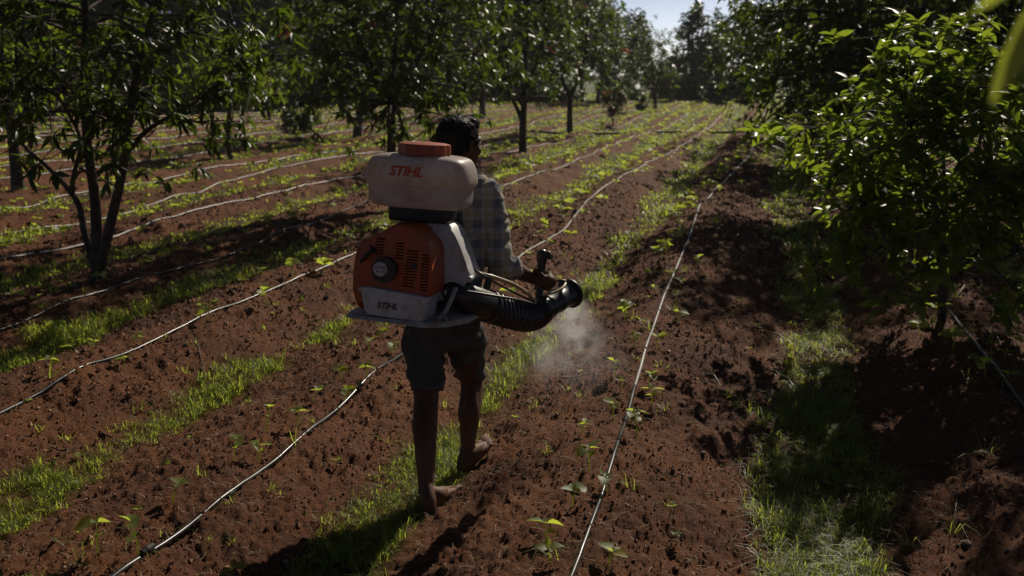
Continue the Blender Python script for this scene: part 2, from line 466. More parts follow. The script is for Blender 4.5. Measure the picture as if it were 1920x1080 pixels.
TREES = []
def make_tree(name, label, base, crown_c, crown_r, clumps, per, nleaf, leaf, tmpl, trunk_r, seed, material='mango', group='mango trees standing in the crop field', cat='tree',
              stems=None, fork=0.35, limbs=4, sig=0.2, leaf_parts=0, droop=0.35, twigs=True, cut=-0.8, red=0.0, extra=None, sides=7):
    """trunk with limbs (one mesh) + crown of single leaves around shoot tips"""
    rng = np.random.default_rng(seed)
    bx, by = base
    bz = gz(bx, by) - 0.05
    root = empty(name, (bx, by, bz), label, cat, group)
    c = np.array(crown_c) - np.array([bx, by, bz]); r = np.array(crown_r)
    # clump centres on and in the crown ellipsoid
    C = []
    while len(C) < clumps:
        p = rng.normal(0, 1, 3); p /= np.linalg.norm(p)
        p *= rng.uniform(0.25, 1.0) ** 0.55
        if p[2] < cut: continue
        q = c + p * r * (0.88 + 0.2 * rng.uniform(-1, 1))
        if all(np.linalg.norm((q - k) / r) > 0.22 for k in C[-40:]) or rng.uniform() < 0.15: C.append(q)
    C = np.array(C)
    if extra is not None: C = np.concatenate([C, np.array(extra) - np.array([bx, by, bz])])
    V, F = [], []
    H = c[2]
    # stems: polylines relative to base
    if stems is None:
        hf = fork * (c[2] + r[2]) * 0.8
        lean = rng.normal(0, 0.05, 2)
        tp = np.array([lean[0] * hf * 2, lean[1] * hf * 2, hf])
        sweep(catmull([(0, 0, -0.05), (tp[0] * .3 + rng.normal(0, .02), tp[1] * .3, hf * .5), tp], 4),
              list(np.linspace(trunk_r * 1.25, trunk_r * 0.92, 9)), sides, V, F)
        starts = []
        for i in range(limbs):
            a = 2 * math.pi * (i + rng.uniform(-.25, .25)) / limbs
            e = c + np.array([math.cos(a) * r[0] * .45, math.sin(a) * r[1] * .45, r[2] * rng.uniform(-.15, .5)])
            mid = tp * .55 + e * .45 + np.array([math.cos(a) * .12, math.sin(a) * .12, -.06]) * np.mean(r) * .6
            pl = catmull([tp - np.array([0, 0, .06]), mid, e], 5)
            rr = list(np.linspace(trunk_r * .68, trunk_r * .22, len(pl)))
            sweep(pl, rr, max(5, sides - 2), V, F)
            starts.append((pl, rr))
    else:
        starts = []
        for pts, r0, r1 in stems:
            pl = catmull([np.array(p) for p in pts], 5)
            rr = list(np.linspace(r0, r1, len(pl)))
            sweep(pl, rr, sides, V, F)
            starts.append((pl, rr))
    allp = np.array([tuple(p) for pl, _ in starts for p in pl]); allr = [q for _, rr in starts for q in rr]
    tips, dirs = [], []
    for q in C:
        dd = np.linalg.norm(allp - q, axis=1) + np.maximum(0, allp[:, 2] - q[2]) * 0.6
        j = int(np.argmin(dd)); s = allp[j]; rs = max(0.006, allr[j] * 0.6)
        mid = (s + q) / 2 + np.array([0, 0, 0.06]) + rng.normal(0, 0.03, 3)
        pl = catmull([s, mid, q], 3)
        sweep(pl, list(np.linspace(rs, max(0.004, rs * .35), len(pl))), 5 if sides > 5 else 4, V, F, cap=False)
        for _ in range(per):
            tpt = q + rng.normal(0, sig, 3) * r * np.array([1, 1, .8])
            out = norm(tpt - c * np.array([1, 1, .7])) * 0.7 + np.array([0, 0, 0.55]) + rng.normal(0, .3, 3)
            tips.append(tpt); dirs.append(out)
            if twigs:
                sweep([q, (q + tpt) / 2 + np.array([0, 0, -.02]), tpt], [0.006, 0.005, 0.003], 3, V, F, cap=False)
    link('trunk', pd_mesh('trunk', V, F, M['bark']), root)
    tips = np.array(tips); dirs = np.array(dirs)
    pos, d, sc = whorls(tips, dirs, nleaf, leaf, rng, droop)
    B = orient(d, rng)
    tint = np.repeat(rng.uniform(0, 0.7, len(tips)), nleaf) + rng.uniform(0, 0.22, len(pos))
    if red > 0:
        rt = np.repeat(rng.uniform(0, 1, len(tips)) < red, nleaf); tint = np.where(rt, 1.0, tint)
    keep = np.ones(len(pos), bool)
    if leaf_parts:
        # the leaves that show largest: those nearest the camera side
        w = pos + np.array([bx, by, bz])
        dist = np.linalg.norm(w - np.array([0, 0, CAM_H]), axis=1) - sc * 2
        fx = np.arctan2(w[:, 0], w[:, 1])
        dist = np.where(np.abs(fx) < 0.50, dist, 99)
        pick = np.argsort(dist)[:leaf_parts]
        keep[pick] = False
        protos = []
        for q in range(4):
            protos.append(np_mesh('leaf', LEAF_WIDE[0] if tmpl is LEAF_WIDE else LEAF_HI[0], LEAF_HI[1], M[material], True, np.full(len(LEAF_HI[0]), 0.1 + 0.24 * q)))
        for i in pick:
            o = bpy.data.objects.new('leaf', protos[int(i) % 4]); COL.objects.link(o); o.parent = root
            o.matrix_local = Matrix.Translation(Vector(pos[i])) @ Matrix(B[i].tolist()).to_4x4() @ Matrix.Scale(float(sc[i]), 4)
    Vn, Fn = scatter(tmpl, pos[keep], B[keep], sc[keep])
    cr = link('crown', np_mesh('crown', Vn, Fn, M[material], True, np.repeat(tint[keep], len(tmpl[0]))), root)
    cr['kind'] = 'stuff'
    TREES.append((label, len(Fn)))
    return root

def G(px, py): return onground(px, py, 0.08)
def W(base, px, py, dy=0.0):       # world point seen at a pixel, at the tree's own distance
    p = at(px, py, base[1] + dy); return (p.x, p.y, p.z)

# right near tree on the first row
b0 = G(1765, 622)
bz = gz(*b0) - .05
def rel(base, px, py, dy=0.0):
    p = at(px, py, base[1] + dy); return (p.x - base[0], p.y - base[1], p.z - (gz(*base) - .05))
make_tree('mango_tree', 'young leafy mango tree at right, lit on top, with a drip tube at its foot', b0,
          W(b0, 1770, 290, 0.0), (1.12, 1.05, 0.86), 104, 4, 11, 0.130, LEAF_WIDE, 0.03, 5, 'mango_pale',
          stems=[([(0, 0, -.05), rel(b0, 1770, 520), rel(b0, 1768, 440), rel(b0, 1735, 330, -.1), rel(b0, 1700, 210, -.2)], .034, .010),
                 ([(0, 0, 0), rel(b0, 1775, 520, .05), rel(b0, 1800, 420, .1), rel(b0, 1830, 300, .15), rel(b0, 1850, 200, .2)], .03, .009),
                 ([rel(b0, 1770, 520), rel(b0, 1740, 400, .2), rel(b0, 1690, 330, .35), rel(b0, 1620, 280, .4)], .022, .008),
                 ([rel(b0, 1772, 540), rel(b0, 1835, 470, -.2), rel(b0, 1890, 380, -.3)], .02, .008),
                 ([rel(b0, 1768, 470), rel(b0, 1772, 360, .3), rel(b0, 1765, 240, .45)], .022, .008)],
          leaf_parts=300, sig=0.13, droop=0.14, cut=-.75, red=0.0,
          extra=[W(b0, 1590, 500, -.5), W(b0, 1640, 470, -.6), W(b0, 1600, 430, -.45), W(b0, 1670, 540, -.7), W(b0, 1880, 520, -.7), W(b0, 1850, 560, -.8), W(b0, 1910, 470, -.6),
                 W(b0, 1560, 330, -.2), W(b0, 1530, 240, 0), W(b0, 1680, 55, 0), W(b0, 1640, 70, .1), W(b0, 1720, 60, .1), W(b0, 1770, 80, 0)])
# left near tree
b1 = G(180, 540)
make_tree('mango_tree', 'three stemmed mango tree at left with drooping leaves and a bare forked trunk', b1,
          W(b1, 205, 10, 0.0), (1.62, 1.6, 1.5), 130, 4, 10, 0.130, LEAF_MID, 0.05, 8, 'mango',
          stems=[([(0, 0, -.08), rel(b1, 182, 470), rel(b1, 178, 370), rel(b1, 165, 280), rel(b1, 158, 160), rel(b1, 160, 20), rel(b1, 150, -90)], .055, .02),
                 ([rel(b1, 186, 505), rel(b1, 205, 430, -.1), rel(b1, 228, 330, -.15), rel(b1, 240, 250, -.2), rel(b1, 258, 130, -.2), rel(b1, 285, 30, -.2), rel(b1, 300, -60, -.2)], .048, .016),
                 ([rel(b1, 178, 500), rel(b1, 160, 440, .05), rel(b1, 148, 385, .1), rel(b1, 120, 345, .15), rel(b1, 85, 310, .25), rel(b1, 30, 260, .35)], .036, .012),
                 ([rel(b1, 135, 365, .1), rel(b1, 138, 330, .1), rel(b1, 150, 260, .1), rel(b1, 110, 180, .1)], .024, .010),
                 ([rel(b1, 234, 290, -.17), rel(b1, 275, 245, -.3), rel(b1, 325, 215, -.4), rel(b1, 370, 190, -.4)], .024, .009),
                 ([rel(b1, 224, 350, -.15), rel(b1, 212, 300, -.25), rel(b1, 214, 230, -.3)], .016, .008)],
          leaf_parts=300, sig=0.12, droop=0.6, cut=-.95, red=.012,
          extra=[W(b1, 60, 260, .2), W(b1, 20, 220, 0), W(b1, 130, 230, -.5), W(b1, 100, 210, -.3), W(b1, 330, 195, -.4), W(b1, 400, 170, -.3), W(b1, 440, 200, -.2), W(b1, 470, 150, 0), W(b1, 10, 140, 0), W(b1, 200, 200, -.6), W(b1, 260, 180, -.6), W(b1, 420, 110, 0), W(b1, 480, 60, 0)])
# the central tree whose foot is hidden by the sprayer
b2 = G(738, 392)
make_tree('mango_tree', 'dense dark mango tree straight behind the sprayer tank', b2, W(b2, 745, -40, 0), (1.95, 1.85, 2.3), 190, 4, 10, 0.150, LEAF_MID, 0.058, 12,
          'mango', limbs=5, fork=0.36, sig=0.12, droop=0.5, leaf_parts=160, cut=-.98, red=0.01,
          extra=[W(b2, 690, 215, -.5), W(b2, 730, 230, -.8), W(b2, 790, 215, -.4), W(b2, 850, 190, 0), W(b2, 870, 130, 0), W(b2, 640, 170, 0), W(b2, 610, 110, 0)])
b3 = G(980, 293)
make_tree('mango_tree', 'mango tree with a slim forked trunk standing to the right of the head', b3, W(b3, 985, 35, 0), (1.55, 1.5, 2.0), 105, 4, 10, 0.15, LEAF_LO, 0.10, 13,
          'mango', stems=[([(0, 0, -.1), rel(b3, 980, 240), rel(b3, 983, 190), rel(b3, 985, 120), rel(b3, 990, 20)], .10, .035),
                          ([rel(b3, 980, 228), rel(b3, 970, 205), rel(b3, 955, 170), rel(b3, 940, 110)], .06, .025),
                          ([rel(b3, 982, 200), rel(b3, 960, 165, .2), rel(b3, 945, 90, .4)], .05, .02),
                          ([rel(b3, 984, 170), rel(b3, 1005, 120, -.2), rel(b3, 1025, 60, -.3)], .05, .02)], sig=0.12, droop=0.4, cut=-.85, red=0.02)
b4 = G(1068, 250)
make_tree('mango_tree', 'mango tree with a straight bare trunk beside the main pipe', b4, W(b4, 1075, 60, 0), (1.7, 1.7, 1.9), 85, 4, 9, 0.19, LEAF_LO, 0.10, 14, 'mango',
          stems=[([(0, 0, -.1), rel(b4, 1068, 215), rel(b4, 1068, 180), rel(b4, 1055, 150), rel(b4, 1050, 90)], .11, .04),
                 ([rel(b4, 1068, 182), rel(b4, 1082, 155), rel(b4, 1095, 110), rel(b4, 1100, 60)], .075, .03)], sig=0.12, red=0.02)
b5 = G(1150, 238)
make_tree('mango_sapling', 'bushy mango sapling with pinkish red new leaves near the main pipe', b5, W(b5, 1152, 185, 0), (.52, .52, .62), 34, 4, 8, 0.17, LEAF_LO, 0.03, 15, 'mango_red', red=0.10, sig=.15, cut=-1.1, group='young mango saplings')
b6 = G(1228, 208)
make_tree('mango_tree', 'round headed mango tree left of the open sky with a sapling at its side', b6, W(b6, 1212, 100, 0), (1.7, 1.7, 1.75), 80, 4, 8, 0.21, LEAF_LO, 0.10, 16, 'mango', sig=.13, red=0.01)
b7 = G(1250, 192)
make_tree('mango_sapling', 'round yellow green mango sapling in the far distance', b7, W(b7, 1249, 165, 0), (.9, .9, .85), 34, 4, 8, 0.22, LEAF_LO, 0.05, 17, 'mango_pale', red=0.14, sig=.15, cut=-1.1, group='young mango saplings')
b8 = G(1204, 215)
make_tree('mango_sapling', 'small low mango sapling between the round headed tree and the pink tipped sapling', b8, W(b8, 1206, 190, 0), (.38, .38, .38), 14, 4, 8, 0.18, LEAF_LO, 0.03, 18, 'mango', sig=.15, cut=-1.1, group='young mango saplings')
# trees of the next tree row to the left
b9 = G(34, 352)
make_tree('mango_tree', 'mango tree at the left edge with a thick leaning trunk', b9, W(b9, 10, 60, .5), (2.1, 2.0, 1.9), 90, 4, 8, 0.18, LEAF_LO, 0.10, 19, 'mango_pale', sig=.13,
          stems=[([(0, 0, -.1), rel(b9, 30, 310), rel(b9, 20, 240), rel(b9, 5, 120)], .12, .04), ([rel(b9, 24, 260), rel(b9, 60, 180, .3), rel(b9, 90, 90, .4)], .06, .025)])
b10 = G(432, 290)
make_tree('mango_tree', 'small round mango tree with a thin trunk right of the three stemmed tree', b10, W(b10, 425, 140, 0), (1.1, 1.05, 1.05), 60, 4, 9, 0.18, LEAF_LO, 0.055, 20, 'mango_pale', sig=.14, fork=.55, droop=.5)
b11 = G(668, 258)
make_tree('mango_tree', 'mango tree with a dark leaning trunk left of the sprayer tank', b11, W(b11, 640, 70, 0), (2.3, 2.2, 2.1), 110, 4, 8, 0.20, LEAF_LO, 0.13, 21, 'mango', sig=.13,
          stems=[([(0, 0, -.1), rel(b11, 673, 220), rel(b11, 682, 180), rel(b11, 690, 120), rel(b11, 700, 40)], .15, .05), ([rel(b11, 680, 190), rel(b11, 650, 130, .3), rel(b11, 620, 60, .3)], .08, .03)])
b12 = G(505, 232)
make_tree('mango_tree', 'slim pale topped mango tree beyond the small round tree', b12, W(b12, 505, 150, 0), (.85, .85, .95), 36, 4, 8, 0.22, LEAF_LO, 0.07, 22, 'mango_pale', red=.03, sig=.15, fork=.5)
b13 = G(565, 250)
make_tree('mango_sapling', 'low bushy mango sapling on the rows behind the small round tree', b13, W(b13, 555, 222, 0), (.62, .5, .48), 26, 4, 9, 0.19, LEAF_LO, 0.03, 23, 'mango', sig=.15, cut=-1.1, group='young mango saplings')
b13b = G(590, 242)
make_tree('mango_sapling', 'bright small mango sapling beside the low bushy one', b13b, W(b13b, 590, 215, 0), (.4, .4, .36), 14, 4, 8, 0.19, LEAF_LO, 0.03, 24, 'mango_pale', sig=.15, cut=-1.1, group='young mango saplings')
b14 = G(905, 222)
make_tree('mango_tree', 'dark mango tree behind the man, between two forked trunks', b14, W(b14, 880, 90, 0), (2.2, 2.2, 2.1), 80, 4, 8, 0.22, LEAF_LO, 0.12, 25, 'mango', sig=.13)
b15 = G(1120, 196)
make_tree('mango_tree', 'tall mango tree behind the pink tipped sapling', b15, W(b15, 1120, 70, 0), (2.1, 2.1, 2.6), 80, 4, 8, 0.24, LEAF_LO, 0.12, 26, 'mango', sig=.13, red=.02)
# first tree row on the right, beyond the near tree
x0, y0 = xy(1.6, 14.6)
make_tree('mango_tree', 'big dark mango tree directly behind the leafy right tree', (x0, y0), (x0 + .5, y0, 2.95), (2.7, 2.6, 2.35), 300, 5, 9, 0.19, LEAF_LO, 0.12, 31, 'mango', sig=.13, limbs=6, cut=-.95)
x0, y0 = xy(1.5, 22.0)
make_tree('mango_tree', 'dark mango tree with leaves hanging to the ground at the end of the right tube', (x0, y0), (x0 - .1, y0, 2.55), (2.65, 2.5, 2.65), 280, 5, 9, 0.19, LEAF_LO, 0.11, 32, 'mango', sig=.13, limbs=6, cut=-1.1)
x0, y0 = xy(1.6, 30.0)
make_tree('mango_tree', 'dark mango tree beside the patch of sky at right', (x0, y0), (x0 - .2, y0, 3.1), (3.0, 2.8, 3.2), 190, 4, 8, 0.24, LEAF_LO, 0.12, 33, 'mango', sig=.13, cut=-1.0)
x0, y0 = xy(8.3, 16.0)
make_tree('mango_tree', 'dark mango tree at the far right edge', (x0, y0), (x0 - .6, y0, 3.2), (2.6, 2.6, 2.5), 120, 4, 8, 0.20, LEAF_LO, 0.12, 34, 'mango', sig=.13)
x0, y0 = xy(8.3, 23.5)
make_tree('mango_tree', 'tall dark mango tree filling the top right background', (x0, y0), (x0 - .8, y0, 4.0), (3.2, 3.0, 3.4), 130, 4, 8, 0.24, LEAF_LO, 0.14, 35, 'mango', sig=.13)
x0, y0 = xy(7.6, 33)
make_tree('mango_tree', 'far dark mango tree glimpsed between the right trees', (x0, y0), (x0, y0, 4.0), (3.2, 3.0, 3.6), 90, 4, 8, 0.28, LEAF_LO, 0.14, 36, 'mango', sig=.13)

# trees and shrubs that close the field behind
def far_tree(px, Y, hpx_top, wpx, label, seed, clumps=60, bottom=175, tall=False, name='distant_tree', leaf=.46, material='far', per=5):
    x = at(px, 160, Y).x
    ztop = at(px, hpx_top, Y).z; zb = at(px, bottom, Y).z
    rw = wpx / 2 / 1884 * Y
    if px < 1100 and Y < 80: clumps = int(clumps * 1.7); leaf *= 1.15
    make_tree(name, label, (x, Y), (x, Y, (ztop + zb) / 2), (rw, rw, max(.5, (ztop - zb) / 2)), clumps, per, 7, leaf, LEAF_FAR, .16, seed, material, 'trees closing off the far end of the field', 'tree' if name == 'distant_tree' else 'shrub',
              fork=.4, twigs=False, sig=.13, sides=5, cut=-1.1, droop=.3)
far_tree(1300, 72, -10, 66, 'tall slender tree standing alone in the sky gap', 51, 46, 150)
far_tree(1342, 76, 6, 46, 'thin tall tree just left of the dark right trees', 52, 36, 140)
far_tree(1192, 74, 2, 56, 'tall far tree rising behind the round headed mango', 53, 46, 160)
far_tree(1268, 80, 84, 60, 'low rounded far tree under the sky gap', 54, 40, 165)
far_tree(1330, 82, 100, 80, 'low far tree beneath the thin tall one', 55, 40, 160)
far_tree(1400, 70, -20, 120, 'far tree half hidden behind the right row', 56, 60, 165)
far_tree(1140, 66, -10, 70, 'far tree left of the sky gap with bronze leaves', 57, 50, 165)
far_tree(1090, 78, -80, 140, 'broad far tree behind the bare trunked mango', 58, 80, 150)
far_tree(1010, 74, -60, 130, 'broad far tree behind the forked slim trunk', 59, 80, 160)
far_tree(930, 70, -120, 190, 'tall broad far tree above the head of the man', 60, 100, 172)
far_tree(820, 66, -160, 230, 'tall broad far tree behind the sprayer tank', 61, 120, 176)
far_tree(690, 62, -180, 230, 'dark broad far tree behind the leaning trunk', 62, 120, 180)
far_tree(560, 58, -180, 240, 'dark broad far tree behind the low saplings', 63, 130, 185)
far_tree(430, 56, -180, 240, 'dark far tree behind the small round mango', 64, 120, 190)
far_tree(300, 52, -180, 250, 'dark far tree seen through the right side of the three stemmed tree', 65, 120, 195)
far_tree(160, 50, -180, 250, 'dark far tree seen through the middle of the three stemmed tree', 66, 110, 200)
far_tree(20, 47, -180, 260, 'dark far tree at the left edge of the field', 67, 110, 205)
far_tree(-140, 45, -180, 280, 'dark far tree just beyond the left edge', 68, 80, 210)
for i, (px, Y, top, w, lab) in enumerate([(1400, 66, 118, 80, 'dark shrub at the far end of the right tree row'), (1240, 76, 112, 90, 'dark shrub behind the yellow green sapling'), (1310, 78, 104, 80, 'dark shrub between the two slender far trees'), (1350, 68, 138, 60, 'low dark shrub below the thin tall tree'), (1285, 70, 140, 56, 'low dark shrub below the tall slender tree'), (1160, 69, 140, 70, 'dark shrub left of the yellow green sapling'),
        (1030, 66, 150, 110, 'dark shrub behind the bare trunked mango'), (960, 64, 140, 110, 'dark shrub behind the forked slim trunk'), (860, 62, 140, 120, 'dark shrub just above the head of the man'),
        (760, 60, 140, 130, 'dark shrub above the sprayer tank'), (650, 57, 140, 140, 'dark shrub behind the leaning trunk'), (520, 54, 140, 150, 'dark shrub behind the slim pale topped tree'),
        (390, 51, 150, 150, 'dark shrub behind the small round mango'), (250, 48, 150, 160, 'dark shrub seen under the three stemmed tree'), (110, 46, 150, 160, 'dark shrub left of the three stemmed tree'), (-20, 44, 150, 170, 'dark shrub at the left edge')]):
    far_tree(px, Y, top - (34 if px < 1000 else 0), w * 1.25, lab, 80 + i, 90 if px < 1000 else 45, 196 if Y > 60 else 205, name='shrub', leaf=.40)

# unseen orchard trees, added to block sky light beside and behind the camera
for i, (u_, v_, rr_, lab) in enumerate([(-5.6, 1.2, 1.9, 'unseen mango tree of the left row, added for shade level with the camera'), (-5.5, -5.6, 2.0, 'unseen mango tree of the left row, added for shade behind the camera'),
        (1.4, -6.4, 2.0, 'unseen mango tree of the first right row, added for shade behind the camera'), (8.3, 1.5, 2.4, 'unseen mango tree of the second right row, added for shade level with the camera'),
        (8.3, 8.6, 2.3, 'unseen mango tree of the second right row, added for shade beside the leafy right tree'), (-2.2, -9.5, 2.3, 'unseen mango tree added for shade, closing the rows behind the camera')]):
    x0, y0 = xy(u_, v_)
    make_tree('mango_tree', lab, (x0, y0), (x0, y0, 2.9), (rr_, rr_, 2.0), 130, 4, 9, .20, LEAF_LO, .1, 140 + i, 'mango', sig=.13, twigs=False)

x0, y0 = 6.4, 9.1
make_tree('mango_tree', 'tall mango tree just outside the right edge that shades the corner', (x0, y0), (x0 - .3, y0, 4.8), (1.75, 1.7, 1.6), 150, 4, 9, .20, LEAF_LO, .1, 160, 'mango', sig=.13, twigs=False)
# tree right beside the camera: only the tip of one branch hangs into the view
x0, y0 = xy(2.1, 0.6)
tz = gz(x0, y0)
root = empty('mango_tree', (x0, y0, tz - .05), 'blurred bright leaves of a branch hanging close to the camera, top right corner', 'tree', 'mango trees standing in the crop field')
rng = np.random.default_rng(77)
V, F = [], []
o = np.array([x0, y0, tz - .05])
tipw = np.array(at(1985, -40, 0.86)); 
sweep(catmull([(0, 0, 0), (.02, .02, .7), (-.03, 0, 1.4), (0.02, -.02, 2.1)], 5), list(np.linspace(.06, .035, 16)), 8, V, F)
sweep(catmull([np.array((-.02, 0, 1.5)), (tipw - o) * .5 + np.array((0, 0, .95)), tipw - o], 6), list(np.linspace(.03, .006, 13)), 6, V, F)
link('trunk', pd_mesh('trunk', V, F, M['bark']), root)
cc = np.array([.35, -.35, 2.2])
tips = cc + rng.normal(0, 1, (70, 3)) * np.array([.32, .32, .35])
pos, d, sc = whorls(tips, tips - cc + np.array([0, 0, .4]), 9, .17, rng, .5)
Vn, Fn = scatter(LEAF_HI, pos, orient(d, rng), sc)
cr = link('crown', np_mesh('crown', Vn, Fn, M['mango_pale'], True, np.repeat(rng.uniform(0, .8, len(pos)), len(LEAF_HI[0]))), root); cr['kind'] = 'stuff'
for (ax, ay, aY), (bx_, by_, bY) in (((2015, -70, .86), (1838, 198, .80)), ((1960, -70, .80), (1815, 20, .78)), ((2010, -30, .9), (2060, 230, .9)), ((1975, -60, .88), (1930, -160, 1.0))):
    a = np.array(at(ax, ay, aY)); b_ = np.array(at(bx_, by_, bY))
    L = np.linalg.norm(b_ - a); dvec = (b_ - a) / L
    nn = np.array([.35, .75, .56]); nn = nn - dvec * nn.dot(dvec); nn /= np.linalg.norm(nn)
    Bm = np.stack([np.cross(dvec, nn), dvec, nn], -1)
    ob = link('leaf', np_mesh('leaf', LEAF_HI[0] * np.array([.68, 1, .2]), LEAF_HI[1], M['seed'], True, np.full(len(LEAF_HI[0]), .6)), root)
    ob.matrix_local = Matrix.Translation(Vector(a - o)) @ Matrix(Bm.tolist()).to_4x4() @ Matrix.Scale(float(L), 4)

# ------------------------------------------------------------------ grass, straw, clods
rng = np.random.default_rng(3)
def sample_fan(n, r0, r1, power):
    """points in the viewed fan, density falling with distance"""
    t = rng.uniform(0, 1, n)
    if abs(power - 2) < 1e-6: r = r0 * (r1 / r0) ** t
    else: r = (r0 ** (2 - power) + t * (r1 ** (2 - power) - r0 ** (2 - power))) ** (1 / (2 - power))
    a = np.radians(rng.uniform(-33, 33, n))
    return r * np.sin(a), r * np.cos(a), r
def blades(x, y, r, h, w, lean, tintv):
    z = ground_z(x, y) - 0.004
    n = len(x)
    az = rng.uniform(0, 6.283, n)
    dx, dy = np.cos(az), np.sin(az)
    sx, sy = -dy, dx
    l1 = lean * 0.35; l2 = lean
    P0 = np.stack([x, y, z], 1); S = np.stack([sx, sy, np.zeros(n)], 1) * w[:, None]
    D = np.stack([dx, dy, np.zeros(n)], 1)
    U = np.array([[0, 0, 1.0]])
    P1 = P0 + D * (h * l1)[:, None] * 1.1 + U * (h * .55)[:, None]
    P2 = P0 + D * (h * l2)[:, None] * 1.1 + U * (h * (0.95 - .42 * np.minimum(lean, 1.7)))[:, None]
    V = np.stack([P0 - S, P0 + S, P1 + S * .8, P1 - S * .8, P2], 1).reshape(-1, 3)
    b0 = np.arange(n)[:, None] * 5
    F1 = b0 + np.array([[0, 1, 2]]); F2 = b0 + np.array([[0, 2, 3]]); F3 = b0 + np.array([[3, 2, 4]])
    return V, np.concatenate([F1, F2, F3]), np.repeat(tintv, 5)
VV, FF, TT, off = [], [], [], 0
def addg(V, F, T):
    global off
    VV.append(V); FF.append(F + off); TT.append(T); off += len(V)
# near: tufts
def tufts(n, r0, r1, power, per, hmean, wbase, spread):
    x, y, r = sample_fan(n, r0, r1, power)
    g = cover(x, y)
    cl_ = np.clip((noise(x / .11, y / .11, 33) * .6 + noise(x / .28, y / .28, 34) * .6 - .38) / .3, 0, 1)
    cl_ = np.where(r < 9, .30 + .70 * cl_, .75 + .25 * cl_)
    k = rng.uniform(0, 1, n) < g * cl_ + 0.005 * (r < 12)
    k &= y < FIELD_END + 30
    x, y, r = x[k], y[k], r[k]
    s = 1 + 0.03 * np.maximum(0, r - 6)
    hh = hmean * (0.35 + 1.0 * noise(x / .6, y / .6, 31) ** 1.3 + .6 * rng.uniform(0, 1, len(x)) ** 3)
    xx = np.repeat(x, per) + rng.normal(0, 1, len(x) * per) * spread * np.repeat(s, per)
    yy = np.repeat(y, per) + rng.normal(0, 1, len(x) * per) * spread * np.repeat(s, per)
    rr = np.repeat(r, per)
    h = np.repeat(hh, per) * rng.uniform(.35, 1.25, len(xx))
    w = wbase * rng.uniform(.6, 1.3, len(xx)) * np.maximum(1, rr / 4.5)
    lean = rng.gamma(2.2, .55, len(xx))
    t = np.clip(np.repeat(rng.uniform(0, .8, len(x)), per) + rng.uniform(-.1, .15, len(xx)), 0, .9)
    t = np.where(rng.uniform(0, 1, len(xx)) < .06 + .16 * np.repeat((noise(x / .5, y / .5, 35) > .62) & (r < 7), per), 1.0, t)
    addg(*blades(xx, yy, rr, h, w, lean, t))
tufts(38000, 2.4, 9, 1.0, 12, 0.085, .0017, .014)
tufts(34000, 8.5, 30, 1.5, 7, 0.075, .0029, .035)
tufts(28000, 28, 95, 1.6, 6, 0.085, .0030, .06)
me = np_mesh('grass', np.concatenate(VV), np.concatenate(FF), M['grass'], True, np.concatenate(TT))
tag(link('grass', me), 'short bright green grass growing along the furrows', 'grass', kind='stuff')
print('grass tris', sum(len(f) for f in FF))

n = 9000
x, y, r = sample_fan(n, 2.4, 14, 1.1)
k = rng.uniform(0, 1, n) < cover(x, y) * .30 * np.clip((noise(x / .4, y / .4, 36) - .4) / .2, 0, 1) + .006
x, y = x[k], y[k]
nl = 7
tp = np.stack([x, y, ground_z(x, y) + .012], 1)
pos, d, sc = whorls(tp, np.tile([0, 0, 1.0], (len(x), 1)), nl, .026, rng, .0, (.7, 1.5), .0)
pos = pos + np.repeat(rng.uniform(0, .03, (len(x), 1)), nl, 0) * np.array([[0, 0, 1.0]])
Vn, Fn = scatter(leaf_tmpl([0, .4, .75, 1], [.05, .30, .24, .02], .2, .3), pos, orient(d, rng, .3), sc)
tag(link('weeds', np_mesh('weeds', Vn, Fn, M['seed'], True, np.repeat(np.repeat(rng.uniform(0, .8, len(x)), nl), 12))), 'tiny broad leaved weeds between the grass tufts', 'weeds', kind='stuff')
# straw bits lying on the soil
n = 5200
x, y, r = sample_fan(n, 2.4, 11, 1.2)
z = ground_z(x, y) + .004
az = rng.uniform(0, 6.283, n); L = rng.uniform(.015, .085, n); w = .0011
d = np.stack([np.cos(az), np.sin(az), rng.normal(0, .22, n)], 1) * L[:, None] / 2
s = np.stack([-np.sin(az), np.cos(az), np.zeros(n)], 1) * w
P = np.stack([x, y, z], 1); mid = P + np.array([0, 0, .006]) + s * 3 * rng.normal(0, 1, (n, 1))
V = np.stack([P - d - s, P - d + s, mid + s, mid - s, P + d + s * .5, P + d - s * .5], 1).reshape(-1, 3)
b_ = np.arange(n)[:, None] * 6
F = np.concatenate([b_ + np.array([[0, 1, 2, 3]]), b_ + np.array([[3, 2, 4, 5]])])
tag(link('straw', np_mesh('straw', V, F, M['straw'], False)), 'dry straw bits strewn over the soil', 'straw', kind='stuff')

# clods: crumbs a few millimetres to a few centimetres across
n = 115000
x, y, r = sample_fan(n, 2.4, 16, 1.25)
k = (rng.uniform(0, 1, n) > cover(x, y) * .8) & (noise(x / .35, y / .35, 71) + .5 * noise(x / .1, y / .1, 72) > rng.uniform(.15, .95, n))
x, y, r = x[k], y[k], r[k]; n = len(x)
ico = np.array([(0, 0, 1), (1, 0, 0), (0, 1, 0), (-1, 0, 0), (0, -1, 0), (0, 0, -1)], float)
icf = np.array([(0, 1, 2), (0, 2, 3), (0, 3, 4), (0, 4, 1), (5, 2, 1), (5, 3, 2), (5, 4, 3), (5, 1, 4)])
sz = .0026 + rng.gamma(1.0, .0022, n); sz = np.minimum(sz, .015) * np.clip(r / 4.5, .9, 2.2)
jit = rng.uniform(.55, 1.3, (n, 6, 1)) * np.stack([rng.uniform(.8, 1.4, n), rng.uniform(.8, 1.4, n), rng.uniform(.6, 1.0, n)], 1)[:, None, :] + rng.normal(0, .15, (n, 6, 3))
az = rng.uniform(0, 6.28, n); ca, sa = np.cos(az), np.sin(az)
